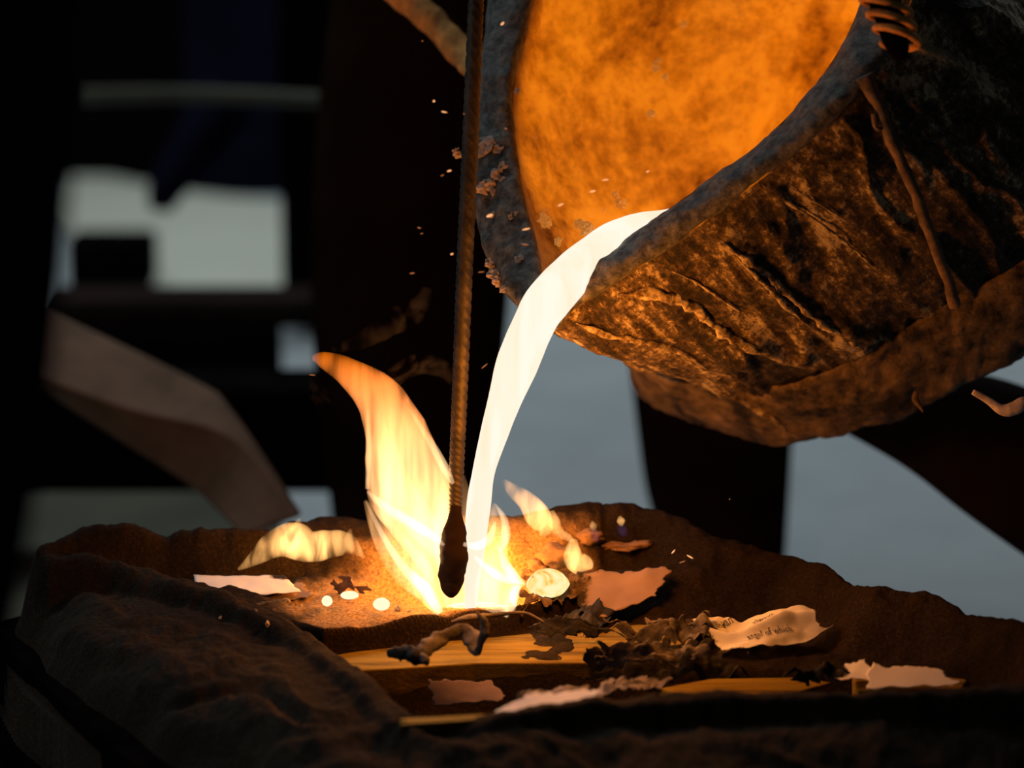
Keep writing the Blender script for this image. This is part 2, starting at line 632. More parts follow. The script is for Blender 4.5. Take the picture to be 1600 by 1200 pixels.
lump = fbm(X * 14, Y * 14, 0.0, 3, 3)
# left rim with folded cloth-like sand
d, hv, par, w = ridge([(70, 905, .022), (190, 910, .014), (330, 945, .012), (430, 980, .008), (480, 1005, .004), (560, 1065, .004), (620, 1128, .006), (640, 1160, .006)], 0.03)
H = smax(H, np.where(d < 0.10, -0.06 + (hv + 0.06) * sstep(0.045, 0.004, d), -1.0))
leftside = sd
# whole width between the crest and the outer edge is a rounded shoulder
sh = inside(X, Y, gxy([(30, 900), (70, 905), (190, 910), (330, 945), (480, 1005), (620, 1128), (640, 1250), (400, 1165), (140, 1020)]))
H = np.where(sh, smax(H, -0.002 - 0.02 * sstep(0.05, 0.0, sd)), H)
# back rim, left part
d, hv, par, w = ridge([(60, 903, .028), (120, 896, .034), (215, 893, .037), (255, 893, .030), (310, 893, .036), (380, 893, .033), (430, 890, .028), (480, 878, .034), (540, 875, .036), (620, 876, .034), (700, 878, .036), (800, 880, .036), (860, 878, .040), (920, 868, .042), (1000, 866, .042), (1060, 872, .040), (1120, 884, .030), (1180, 888, .022), (1260, 897, .014)], 0.03)
slope = 0.030 + 0.05 * sstep(420, 560, UU)
H = smax(H, np.where(d < slope, -0.03 + (hv + 0.03) * sstep(1.0, 0.05, d / slope) + 0.004 * lump, -1.0))
# ridge from the basin to the right corner, then the right rim and the front rim
d, hv, par, w = ridge([(930, 906, .004), (1040, 905, .008), (1150, 902, .012), (1262, 897, .015)], 0.03)
H = smax(H, np.where(d < 0.05, -0.03 + (hv + 0.03) * sstep(0.05, 0.003, d), -1.0))
d, hv, par, w = ridge([(1262, 905, .018), (1330, 928, .022), (1380, 957, .022), (1430, 965, .018), (1480, 975, .020), (1600, 1008, .022), (1750, 1060, .022), (1850, 1100, .02)], 0.03)
H = smax(H, np.where(d < 0.085, -0.05 + (hv + 0.05 + 0.004 * lump) * sstep(0.085, 0.004, d), -1.0))
d, hv, par, w = ridge([(625, 1140, .006), (760, 1148, .012), (900, 1140, .018), (1100, 1130, .022), (1300, 1128, .022), (1500, 1128, .022), (1650, 1132, .024), (1900, 1135, .024)], 0.03)
H = smax(H, -0.06 + (hv + 0.06 + 0.003 * lump) * sstep(0.035, 0.004, d))
fsh = inside(X, Y, gxy([(600, 1140), (900, 1140), (1300, 1128), (1900, 1128), (1900, 1300), (600, 1300)]))
H = np.where(fsh, smax(H, 0.004 - 0.03 * sstep(0.09, 0.0, sd)), H)
# lumps, folds and grains
flat = sstep(0.0, 0.02, -sdS) * sstep(1.5, 0.6, q)
amp = 0.0045 * (1 - 0.9 * sstep(0.0, 0.01, -sdS) * (UU > 480) * (UU < 940))
H += amp * fbm(X * 28, Y * 28, 1.7, 3, 9)
nearrim = sstep(0.16, 0.05, sd)
a1 = X * 0.35 + Y * 0.94
a2 = X * 0.94 - Y * 0.35
fold = 1 - np.abs(fbm(a1 * 26 + 0.8 * vn(X * 20, Y * 20, 0, 5), a2 * 9, 3.1, 2, 21))
H += 0.010 * (fold - 0.75) * nearrim * (0.55 + 0.45 * (UU < 640))
H += 0.0016 * fbm(X * 110, Y * 110, 0.3, 3, 31) * (0.4 + 0.6 * nearrim)
H += 0.0004 * fbm(X * 420, Y * 420, 0.3, 2, 37)
# outside: the sand falls away to the flask
H = np.where(sd < 0.018, H * 1.0, H)
edge = sstep(0.02, -0.015, sd + 0.004 * lump)
H = H * (1 - edge) + edge * (-0.060)
Z = np.where(sd < -0.020, -0.10, H)
V = np.stack([X, Y, Z], -1).reshape(-1, 3)
keep = (sd > -0.028)
nu, nv = len(US), len(VS)
kj = keep[:-1, :-1] & keep[1:, :-1] & keep[:-1, 1:] & keep[1:, 1:]
jj, ii = np.nonzero(kj)
F = np.stack([jj * nu + ii, (jj + 1) * nu + ii, (jj + 1) * nu + ii + 1, jj * nu + ii + 1], 1)
used = np.unique(F)
remap = np.full(len(V), -1)
remap[used] = np.arange(len(used))
me = bpy.data.meshes.new('sand')
V2, F2 = V[used], remap[F]
me.vertices.add(len(V2))
me.vertices.foreach_set('co', V2.ravel())
me.loops.add(F2.size)
me.loops.foreach_set('vertex_index', F2.ravel().astype(np.int32))
me.polygons.add(len(F2))
me.polygons.foreach_set('loop_start', (np.arange(len(F2)) * 4).astype(np.int32))
me.polygons.foreach_set('loop_total', np.full(len(F2), 4, dtype=np.int32))
me.update(calc_edges=True)
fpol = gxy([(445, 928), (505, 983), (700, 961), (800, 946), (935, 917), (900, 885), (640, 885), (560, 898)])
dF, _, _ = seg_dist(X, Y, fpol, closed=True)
fac = sstep(-0.02, 0.012, np.where(inside(X, Y, fpol), dF, -dF) + 0.008 * fbm(X * 60, Y * 60, 2.0, 3, 77)) * sstep(0.0, -0.002, sdS)  # firelit patch of the basin, painted into the sand colour
at_ = me.attributes.new('basin_lit', 'FLOAT', 'POINT')
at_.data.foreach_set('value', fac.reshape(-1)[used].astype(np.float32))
mould = empty('sand_mould')
tag(mould, 'open sand casting mould with lumpy brown rims and a wooden flask', 'casting mould')
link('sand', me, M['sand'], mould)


def hgt(px, py):
    """height of the sand at the plane point seen through the pixel px,py"""
    i = int(np.clip(np.searchsorted(US, px), 1, nu - 1))
    j = int(np.clip(np.searchsorted(VS, py), 1, nv - 1))
    return float(H[j, i])


def S(px, py, lift=0.0):
    """point of the sand surface that shows at pixel px,py (nearest to the camera)"""
    i = int(np.clip(np.searchsorted(US, px), 1, nu - 1))
    shown = VS - H[:, i] / PXH
    ok = np.nonzero(shown >= py)[0]
    best, bj = 1e9, None
    for j in range(nv - 1, 0, -1):
        if (shown[j] - py) * (shown[j - 1] - py) <= 0:
            bj = j
            break
    if bj is None:
        bj = int(np.argmin(np.abs(shown - py)))
    z = float(H[bj, i])
    return G(px, py, z + lift)


# flask boards around the sand
FL_UV = [(22, 898), (640, 1262), (1870, 1215), (1870, 1080), (1600, 1000), (1262, 889), (1000, 852), (100, 880)]
FLk = [(20, 896), (250, 1095), (600, 1275), (1870, 1230), (1870, 1080), (1262, 886), (1000, 850), (100, 876)]
fp = [np.array(p) for p in gxy(FLk, -0.0)]
cen = sum(fp) / len(fp)
for i in range(len(fp)):
    a, b = fp[i], fp[(i + 1) % len(fp)]
    dd = (b - a) / np.linalg.norm(b - a)
    nn = np.array([dd[1], -dd[0]])
    if np.dot(nn, cen - a) > 0:
        nn = -nn
    a2_, b2_ = a + nn * 0.022 - dd * 0.004, b + nn * 0.022 + dd * 0.004
    top = [(*p, -0.045) for p in (a, b, b2_, a2_)]
    prism('flask_board', top, FZ * -1 - 0.045, M['black'], mould, bevel=0.002)


# ------------------------------------------------------------------ sheets of paper and char
def sheet_fn(corn, bump=0.0, seed=0, freq=30, sag=0.0, lat=None):
    """corn: 4 world points (left-back, right-back, right-front, left-front)"""
    c = [np.array(p) for p in corn]

    def f(u, v):
        u = np.asarray(u, float)
        v = np.asarray(v, float)
        p = (c[0] * ((1 - u) * (1 - v))[..., None] + c[1] * (u * (1 - v))[..., None] + c[2] * (u * v)[..., None] + c[3] * ((1 - u) * v)[..., None])
        p = p.copy()
        b = bump * fbm(p[..., 0] * freq, p[..., 1] * freq, p[..., 2] * freq, 3, seed)
        p[..., 2] += b + sag * np.sin(np.pi * u)
        p[..., 0] += 0.5 * bump * vn(u * 4, v * 4, 0, seed + 8)
        return p
    return f


def sheet(name, corn, mat, nu_=40, nv_=20, bump=0.004, seed=0, freq=30, sag=0.0, ragged=0.06, burn=None, thick=0.0004, parent=None, holes=0.0, fn=None):
    f = fn or sheet_fn(corn, bump, seed, freq, sag)
    u, v = np.meshgrid(np.linspace(0, 1, nu_), np.linspace(0, 1, nv_))
    # ragged outline
    e = ragged
    uu = u + e * (np.exp(-u * 8) * fbm(v * 6, 1.0, 0, 3, seed + 1) - np.exp(-(1 - u) * 8) * fbm(v * 6, 2.0, 0, 3, seed + 2))
    vv = v + 1.5 * e * (np.exp(-v * 6) * fbm(u * 9, 3.0, 0, 4, seed + 3) - np.exp(-(1 - v) * 6) * fbm(u * 9, 4.0, 0, 4, seed + 4))
    Pn = f(uu, vv).reshape(-1, 3)
    F = grid_faces(nu_, nv_)
    if holes:
        hn = fbm(u * 5, v * 4, 0.5, 3, seed + 6).reshape(-1)
        F = [q for q in F if hn[list(q)].mean() < holes]
    me = mesh(name, Pn, F)
    at = me.attributes.new('burn', 'FLOAT', 'POINT')
    bv = np.zeros(len(me.vertices))
    if burn is not None:
        bv0 = burn(u, v).reshape(-1)
        bv = bv0[:len(bv)] if len(bv0) >= len(bv) else bv
    at.data.foreach_set('value', bv.astype(np.float32))
    o = link(name, me, mat, parent)
    sm_ = o.modifiers.new('thickness', 'SOLIDIFY')
    sm_.thickness = thick
    return o


def Q(*pts):
    """corner points from (px, py, z)"""
    return [G(a, b, c) for a, b, c in pts]


def board(name, pts, z, h, mat, label, group='yellow boards in the mould'):
    o = prism(name, [G(a, b, z) for a, b in pts], h, mat, bevel=0.0012)
    tag(o, label, 'board', group)
    return o


board('yellow_board', [(500, 1028), (600, 1008), (740, 998), (880, 984), (1000, 975), (1130, 985), (1120, 1004), (920, 1035), (740, 1036), (620, 1044), (510, 1049)], -0.020, 0.040, M['yellow'],
      'long yellow board lit orange in front of the pouring basin')
board('yellow_board', [(1255, 962), (1370, 962), (1385, 975), (1300, 990), (1255, 990)], -0.018, 0.02, M['yellow'], 'short yellow board end showing right of the printed page')
board('yellow_board', [(1030, 1075), (1110, 1060), (1240, 1058), (1300, 1066), (1240, 1082), (1080, 1090)], -0.022, 0.03, M['yellow'], 'yellow board strip below the black char heap')
board('yellow_board', [(1330, 1044), (1480, 1046), (1515, 1058), (1500, 1078), (1340, 1078)], -0.020, 0.02, M['yellow'], 'yellow board under the white page at the right rim')
board('yellow_board', [(625, 1122), (780, 1114), (900, 1110), (900, 1116), (780, 1122), (625, 1132)], 0.0105, 0.012, M['yellow'], 'thin dim yellow board edge along the front rim')

BP = [
    # name, label, corners, kwargs
    ('torn_page', 'pink lit torn page with a square corner at the left back', Q((302, 899, .004), (445, 899, .006), (470, 925, .006), (313, 938, -.002)), 'paper', dict(bump=.0025, seed=3, ragged=.02, burn=lambda u, v: 0.9 * np.clip((u - .55) * 2.2, 0, 1) * np.clip(1.3 - v * 2, 0, 1))),
    ('torn_page', 'long brown scorched page strip beside the square cornered page', Q((380, 925, .002), (470, 912, .003), (492, 930, .003), (400, 945, -.001)), 'paper_dim', dict(bump=.002, seed=4)),
    ('torn_page', 'narrow pale page scrap tucked under the left end of the basin', Q((430, 960, -.004), (512, 974, .000), (510, 994, -.014), (446, 980, -.016)), 'paper', dict(bump=.001, seed=5, ragged=.03)),
    ('torn_page', 'large pink brown page draped over the right end of the basin', Q((900, 892, .010), (1048, 889, .016), (1022, 930, -.000), (915, 976, -.018)), 'paper_shade', dict(bump=.003, seed=6, ragged=.05, burn=lambda u, v: 0.75 * np.clip(1 - u * 4, 0, 1) + 0.5 * np.clip(u * 6 - 5.2, 0, 1))),
    ('torn_page', 'dim brown page leaning against the long yellow board', Q((665, 1062, -.026), (765, 1064, -.026), (792, 1092, -.034), (680, 1102, -.044)), 'paper_dim', dict(bump=.002, seed=7, ragged=.04)),
    ('torn_page', 'cool white page lying on the front rim', Q((835, 1084, .018), (940, 1080, .017), (880, 1108, .014), (775, 1116, .012)), 'paper', dict(bump=.0025, seed=8, ragged=.06, freq=18)),
    ('torn_page', 'white page with a curled scorched tip by the right rim', Q((1362, 1036, -.004), (1470, 1048, -.006), (1498, 1070, -.012), (1350, 1074, -.014)), 'paper', dict(bump=.002, seed=9, ragged=.05, freq=16)),
    ('torn_page', 'curled page scrap with a dark underside touching the white page', Q((1290, 1048, -.012), (1350, 1032, -.004), (1372, 1062, -.012), (1300, 1062, -.014)), 'paper', dict(bump=.002, seed=10, ragged=.05, freq=26, burn=lambda u, v: 0.8 * np.clip(1 - u * 2.2, 0, 1))),
]
for nm, lb, cr, mt, kw in BP:
    o = sheet(nm, cr, M[mt], **kw)
    tag(o, lb, 'paper', 'burning book pages in the mould')

# the printed page with its words
pc = Q((1060, 968, -.002), (1268, 956, .006), (1300, 998, -.006), (1095, 1024, -.018))


def printed(u, v):
    f = sheet_fn(pc, 0.0035, 14, 42)
    p = f(u, v)
    u = np.asarray(u, float)
    v = np.asarray(v, float)
    fold_ = np.exp(-((v - 0.42 - 0.15 * np.sin(u * 5)) / 0.10) ** 2)
    p[..., 2] += 0.006 * fold_ + 0.003 * np.sin(u * 9 + v * 4)
    # the front right corner swings back so that the page ends in a point
    p[..., 1] += 0.020 * np.clip(np.abs(u - 0.42) - 0.12, 0, 1) * v ** 2 * 2.2
    return p


page = sheet('printed_page', None, M['paper'], 60, 34, fn=printed, seed=14, ragged=.03, burn=lambda u, v: 0.85 * np.clip(1 - u * 3.6, 0, 1) + 0.8 * np.clip(v * 4 - 3.2, 0, 1) * (u < .35))
tag(page, 'crumpled white printed page with a charred left end', 'paper', 'burning book pages in the mould')


def words(txt, u0, v0, usize, vsize, rot=0.0):
    cu = bpy.data.curves.new('text', 'FONT')
    cu.body = txt
    cu.size = 1.0
    o = bpy.data.objects.new('text', cu)
    COL.objects.link(o)
    bpy.context.view_layer.update()
    me0 = o.to_mesh()
    bm = bmesh.new()
    bm.from_mesh(me0)
    bmesh.ops.subdivide_edges(bm, edges=bm.edges, cuts=1)
    me1 = bpy.data.meshes.new('printed_words')
    bm.to_mesh(me1)
    bm.free()
    o.to_mesh_clear()
    bpy.data.objects.remove(o)
    n = len(me1.vertices)
    co = np.zeros(n * 3)
    me1.vertices.foreach_get('co', co)
    co = co.reshape(-1, 3)
    x = co[:, 0] * math.cos(rot) - co[:, 1] * math.sin(rot)
    y = co[:, 0] * math.sin(rot) + co[:, 1] * math.cos(rot)
    p = printed(u0 + x * usize, v0 - y * vsize)
    p[:, 2] += 0.0009
    p += (CAM - p) * 0.0003
    me1.vertices.foreach_set('co', p.ravel())
    me1.update()
    return link('printed_words', me1, M['ink'], page, smooth=False)


words('van', 0.30, 0.22, 0.075, 0.26, 0.35)
words('always', 0.52, 0.30, 0.065, 0.24, 0.12)
words('angel of which', 0.40, 0.80, 0.064, 0.24, 0.10)
words('no one', 0.16, 0.34, 0.06, 0.2, 0.2)


# charred heaps: crumpled shells
def crumple(name, corn, mat, label, seed, bump=.010, freq=70, nu_=60, nv_=26, holes=0.55, thick=.0006, ragged=.16, cat='charred paper', group='charred paper curls'):
    o = sheet(name, corn, mat, nu_, nv_, bump=bump, seed=seed, freq=freq, ragged=ragged, thick=thick, holes=holes)
    tag(o, label, cat, group)
    return o


crumple('charred_flake', Q((915, 1020, -.004), (1100, 1008, -.004), (1180, 1058, -.024), (930, 1066, -.026)), M['char'], 'wide black charred heap below the printed page', 21, .007, 75, 110, 50, 0.9, ragged=.07)
crumple('charred_flake', Q((930, 1010, .004), (1060, 1000, .004), (1110, 1035, -.010), (950, 1040, -.012)), M['ash'], 'grey edged crumpled char on top of the wide black heap', 31, .008, 80, 90, 40, 0.35, ragged=.10)
crumple('charred_flake', Q((970, 972, .004), (1100, 966, .002), (1110, 1000, -.010), (985, 1004, -.012)), M['ash'], 'brown grey charred flake joined to the left of the printed page', 22, .007, 90, 60, 24, 0.75)
crumple('charred_flake', Q((830, 972, -.004), (930, 968, .000), (945, 992, -.012), (850, 996, -.014)), M['char'], 'small charred flake on the right half of the long yellow board', 23, .006, 90, 50, 20, 0.8)
crumple('charred_flake', Q((830, 918, .008), (935, 900, .008), (930, 930, -.004), (830, 950, -.004)), M['rust'], 'frilled brown char along the right lip of the basin', 24, .005, 160, 70, 26, 0.7)
crumple('charred_flake', Q((870, 962, -.010), (960, 948, -.008), (930, 985, -.016), (850, 985, -.018)), M['char'], 'dark char folds under the large draped page', 25, .006, 80, 50, 20, 0.8)
crumple('charred_flake', Q((820, 1086, -.002), (1010, 1056, -.006), (1040, 1072, -.008), (850, 1098, .004)), M['ash'], 'thin frayed ash strip behind the cool white page', 26, .006, 120, 80, 18, 0.5)
crumple('charred_flake', Q((1235, 1048, -.006), (1310, 1040, -.008), (1330, 1064, -.016), (1250, 1072, -.018)), M['char'], 'black char scrap left of the curled page tip', 27, .006, 80, 40, 18, 0.8)
crumple('charred_flake', Q((370, 944, .002), (440, 938, .004), (450, 955, -.004), (380, 955, -.004)), M['ash'], 'small pale curled flake behind the left rim', 28, .004, 110, 36, 14, 0.7)
crumple('charred_flake', Q((520, 905, .012), (545, 900, .016), (578, 918, .008), (525, 926, .000)), M['paper_dim'], 'small crumpled tan scrap standing on the basin sand', 29, .005, 90, 36, 24, 0.9)

# the grey ash curl on the long board: a bent ribbon with a black end
curl = empty('ash_curl')
tag(curl, 'bent ribbon of grey ash paper curling up over the long yellow board', 'charred paper', 'charred paper curls')
loft_obj('ribbon', [(655, 1030, 2.36, 20, .3), (690, 1008, 2.37, 32, .3), (720, 1000, 2.38, 22, .35), (735, 985, 2.39, 22, .3), (765, 985, 2.385, 34, .25), (800, 995, 2.38, 26, .25), (820, 1010, 2.375, 18, .3), (832, 1020, 2.37, 8, .4)][:0] or
         [(660, 1020, 2.37, 26, .35), (680, 1003, 2.375, 30, .3), (700, 990, 2.38, 18, .35), (722, 985, 2.385, 22, .3), (738, 1000, 2.38, 26, .3), (745, 1018, 2.375, 14, .4), (752, 1000, 2.37, 12, .4), (758, 975, 2.37, 16, .3), (744, 955, 2.37, 3, .5)],
         M['ash'], curl, n=80, seg=14, wob=0.35, seed=4, wfreq=160)
loft_obj('ribbon', [(606, 1022, 2.375, 10, .6), (625, 1016, 2.37, 26, .5), (650, 1022, 2.365, 28, .5), (668, 1032, 2.365, 12, .5)], M['char'], curl, n=50, seg=14, wob=0.6, seed=6, wfreq=120)
loft_obj('ribbon', [(648, 1020, 2.365, 8, .4), (664, 1030, 2.36, 12, .3), (667, 1040, 2.36, 4, .4)], M['ash'], curl, n=24, seg=10, wob=0.4, seed=7, wfreq=160)

# ash twig-like rolled strip lying on the basin front
loft_obj_ = loft_obj('rolled_strip', [(705, 972, 2.43, 4, .8), (730, 966, 2.43, 8, .8), (780, 960, 2.435, 7, .8), (820, 958, 2.44, 6, .8), (850, 972, 2.44, 3, .8)], M['ash'], None, n=50, seg=10, wob=0.4, seed=12, wfreq=120)
tag(loft_obj_, 'thin rolled strip of scorched paper against the dark basin front', 'charred paper', 'charred paper curls')


# ------------------------------------------------------------------ blobs
def blob_mesh(name, r, sub=3, amp=0.2, freq=3.0, seed=0, sc=(1, 1, 1)):
    bm = bmesh.new()
    bmesh.ops.create_icosphere(bm, subdivisions=sub, radius=1.0)
    co = np.array([v.co[:] for v in bm.verts])
    n = fbm(co[:, 0] * freq, co[:, 1] * freq, co[:, 2] * freq, 3, seed)
    co = co * (1 + amp * n)[:, None] * np.array(sc) * r
    for v, c in zip(bm.verts, co):
        v.co = c
    me = bpy.data.meshes.new(name)
    bm.to_mesh(me)
    bm.free()
    return me


def px2m(p, d=D0):
    return p * d / FPX


# molten droplets on the sand
for i, (px, py, r_, sc, lb) in enumerate([
        (511, 939, 8.5, (1, 1, 1), 'round glowing metal bead left of the others on the basin'),
        (546, 930, 11, (1.3, 1, .55), 'flattened glowing metal bead under the crumpled tan scrap'),
        (596, 944, 12.5, (1.05, 1, .8), 'largest glowing metal bead on the basin edge left of the flames')]):
    o = link('metal_bead', blob_mesh('metal_bead', px2m(r_), 3, 0.04, 2, i, sc), M['droplet'])
    o.location = (P(px, py, 2.49 - 0.01 * (i == 2))).tolist()
    tag(o, lb, 'metal bead', 'glowing metal beads')
# the big splash blob right of the stream
o = link('metal_splash', blob_mesh('metal_splash', px2m(33), 4, 0.05, 2.0, 5, (1.0, .8, .70)), M['cooling'])
o.location = P(856, 912, 2.53).tolist()
tag(o, 'glowing yellow dome of cooling metal beside the stream foot', 'molten metal')
# clods behind the splash
for i, (px, py, r_, lb) in enumerate([(868, 868, 22, 'largest reddish clod behind the glowing dome'), (840, 884, 13, 'small clod on the left of the largest reddish clod'),
                                      (822, 896, 10, 'lowest small clod just above the glowing dome'), (922, 838, 15, 'dark clod beside the two tiny blue flames')]):
    o = link('clod', blob_mesh('clod', px2m(r_, 2.6), 3, 0.35, 2, 20 + i, (1.3, 1, .8)), M['stone'])
    o.location = (P(px, py, 2.555 if i < 3 else 2.59)).tolist()
    tag(o, lb, 'clod', 'baked sand clods')
# crumbs of slag on the sand, each its own
crumb = [blob_mesh('slag_crumb', 1.0, 2, 0.4, 2.0, 40 + k, (1.3, 1, .7)) for k in range(4)]
spots = [(425, 872, 2.2), (400, 954, 2.5), (418, 975, 4), (345, 966, 3), (470, 948, 3), (560, 958, 2.5), (622, 952, 5), (640, 955, 3), (585, 890, 2), (610, 900, 2),
         (520, 955, 2), (490, 962, 2.5), (452, 940, 2.5), (1170, 1020, 2.5), (560, 1020, 2), (1215, 905, 3), (1275, 920, 2), (520, 885, 2.2), (650, 880, 2)]
for i, (px, py, r_) in enumerate(spots):
    me_ = crumb[i % 4]
    o = bpy.data.objects.new('slag_crumb', me_)
    COL.objects.link(o)
    if not me_.materials:
        me_.materials.append(M['slag'])
    q_ = S(px, py, px2m(r_) * 0.4)
    o.location = q_.tolist()
    s_ = px2m(r_)
    o.scale = (s_, s_, s_)
    o.rotation_euler = (random.random() * 3, random.random() * 3, random.random() * 3)
    w_ = 'on the left rim slope of the mould' if px < 480 and py > 945 else 'on the basin sand left of the flames' if px < 700 else 'on the sand right of the flames'
    tag(o, 'tiny pale slag crumb ' + w_, 'slag crumb', 'slag crumbs on the sand')

# ------------------------------------------------------------------ the ladle
ladle = empty('pouring_ladle')
tag(ladle, 'large crusted pouring ladle tipped to the left with a glowing orange inside', 'ladle')
LD0 = 2.47
LN = np.array([-0.50, 0.40, 0.77])


def Tplane(px, py, s):
    Xc, Yc = (px - 870) * 0.0005, (512 - py) * 0.0005
    return (-s - LN[0] * Xc - LN[1] * Yc) / LN[2]


def L(px, py, s, dt=0.0):
    return P(px, py, LD0 - Tplane(px, py, s) - dt)


R0 = [(866, 514), (905, 476), (964, 441), (1094, 352), (1262, 221), (1366, 112), (1430, -20), (1440, -180), (1330, -300), (1100, -330), (880, -230), (780, -50), (745, 140), (738, 300), (768, 420), (812, 482)]
RI = [(872, 492), (900, 440), (953, 394), (1040, 330), (1200, 212), (1310, 80), (1362, -60), (1370, -190), (1280, -260), (1100, -280), (920, -190), (848, -40), (803, 140), (812, 270), (838, 380), (852, 450)]
B1 = [(955, 550), (985, 540), (1050, 520), (1160, 450), (1300, 350), (1425, 250), (1510, 120), (1530, -30), (1450, -150), (1250, -180), (1050, -100), (920, 50), (870, 200), (862, 350), (885, 470), (920, 535)]
B2 = [(1105, 600), (1150, 608), (1230, 604), (1330, 572), (1450, 500), (1570, 425), (1650, 330), (1700, 200), (1650, 60), (1500, -20), (1350, 20), (1200, 150), (1100, 300), (1050, 430), (1050, 520), (1072, 575)]
B3 = [tuple(np.array(a) * 0.8 + np.array((1500, 380)) * 0.2) for a in B2]
NR = 420
outer0 = crom(R0, NR, True)
inner0 = crom(RI, NR, True)
b1 = crom(B1, NR, True)
b2 = crom(B2, NR, True)
b3 = crom(B3, NR, True)


def curve3(c, s, dt=0.0):
    return np.array([L(a[0], a[1], s, dt) for a in c])


midr = (outer0 * 0.5 + inner0 * 0.5)
prof = []
rings3 = [curve3(outer0, 0.010), curve3(b1, 0.09, 0.012), curve3(b2, 0.235, 0.0), curve3(b3, 0.36)]
# close at the nose: first ring pushed right under the rim
K = 130
tt = np.linspace(0, 3, K)
R3 = np.array(rings3)
rowsV = np.array([crom(R3[:, i, :], K) for i in range(NR)]).transpose(1, 0, 2)   # K x NR x 3
# displacement along the smooth normal
du = np.roll(rowsV, -1, 1) - np.roll(rowsV, 1, 1)
dv = np.gradient(rowsV, axis=0)
nr = np.cross(du, dv)
nr /= np.linalg.norm(nr, axis=2)[..., None] + 1e-12
cl = rowsV.mean(axis=(0, 1))
if (nr * (rowsV - rowsV.mean(axis=1)[:, None, :])).sum() < 0:
    nr = -nr
# coordinates along the axis / around
ax = rowsV @ LAXW
e2 = np.cross(LAXW, [0, 0, 1.0])
e2 /= np.linalg.norm(e2)
e3 = np.cross(LAXW, e2)
p2, p3 = rowsV @ e2, rowsV @ e3
n_st = fbm(p2 * 34, p3 * 34, ax * 7, 4, 50)
n_rd = 1 - np.abs(fbm(p2 * 20, p3 * 20, ax * 5, 3, 60))
n_fi = fbm(p2 * 160, p3 * 160, ax * 110, 3, 70)
fade = np.minimum(1, np.linspace(0, 8, K))[:, None]
dsp = (0.0045 * n_st + 0.010 * np.clip(n_rd - 0.8, 0, 1) * 3 + 0.0012 * n_fi) * fade
rowsV = rowsV + nr * dsp[..., None]
V = rowsV.reshape(-1, 3)
F = grid_faces(NR, K, True)
i0 = len(V)
V = np.vstack([V, rowsV[-1].mean(axis=0)[None]])
F += [(i0, (K - 1) * NR + (s + 1) % NR, (K - 1) * NR + s) for s in range(NR)]
link('body', mesh('body', V, F), M['scale'], ladle)

# rim: rounded bead between outer and inner edge
rr = [curve3(outer0, 0.012), curve3(outer0, 0.0), curve3(outer0 * .85 + inner0 * .15, -0.006), curve3(midr, -0.009), curve3(outer0 * .15 + inner0 * .85, -0.006), curve3(inner0, 0.002), curve3(inner0, 0.014)]
KR = 26
R3 = np.array(rr)
rimV = np.array([crom(R3[:, i, :], KR) for i in range(NR)]).transpose(1, 0, 2)
nz_ = fbm(rimV[..., 0] * 45, rimV[..., 1] * 45, rimV[..., 2] * 45, 4, 80)
nf_ = fbm(rimV[..., 0] * 230, rimV[..., 1] * 230, rimV[..., 2] * 230, 2, 84)
up_ = -LAXW
rimV = rimV + up_[None, None, :] * (0.0028 * nz_ + 0.0007 * nf_)[..., None]
link('rim', mesh('rim', rimV.reshape(-1, 3), grid_faces(NR, KR, True)), M['rim'], ladle)

# lining: inner walls down to the bottom
KI = 110
ci = inner0.mean(axis=0)
inn = []
def shr0(c, f):
    m_ = c.mean(axis=0)
    return (c - m_) * f + m_
for c_, s_, f_ in ((inner0, 0.010, 1.0), (inner0 * .6 + b1 * .4, 0.045, 0.95), (b1, 0.10, 0.80), (b1 * .5 + b2 * .5, 0.165, 0.77), (b2, 0.235, 0.76), (b3, 0.31, 0.74), (b3, 0.33, 0.3)):
    inn.append(curve3(shr0(c_, f_), s_))
R3 = np.array(inn)
inV = np.array([crom(R3[:, i, :], KI) for i in range(NR)]).transpose(1, 0, 2)
n1_ = fbm(inV[..., 0] * 16, inV[..., 1] * 16, inV[..., 2] * 16, 4, 90)
n2_ = fbm(inV[..., 0] * 90, inV[..., 1] * 90, inV[..., 2] * 90, 3, 94)
cI = inV.mean(axis=1)[:, None, :]
dI = cI - inV
dI /= np.linalg.norm(dI, axis=2)[..., None] + 1e-9
fadeI = np.minimum(1, np.linspace(0, 6, KI))[:, None]
inV = inV + dI * ((0.007 * n1_ + 0.0022 * n2_) * fadeI)[..., None]
V = inV.reshape(-1, 3)
F = grid_faces(NR, KI, True)
i0 = len(V)
V = np.vstack([V, inV[-1].mean(axis=0)[None]])
F += [(i0, (KI - 1) * NR + (s + 1) % NR, (KI - 1) * NR + s) for s in range(NR)]
me = mesh('lining', V, F)
ang = np.arange(NR) / NR * 16
near = np.minimum(np.abs(ang - 14.8), 16 - np.abs(ang - 14.8))
dep_ = 0.10 + 0.30 * np.exp(-(near / 1.6) ** 2)
heat = np.array([np.clip((k_ / (KI - 1)) / dep_, 0, 1) for k_ in range(KI)])
heat = heat * heat * (3 - 2 * heat)
ha = me.attributes.new('lining_glow', 'FLOAT', 'POINT')
ha.data.foreach_set('value', np.append(heat.reshape(-1), 1.0).astype(np.float32))
tag(link('lining', me, M['lining'], ladle), 'glowing orange refractory lining')

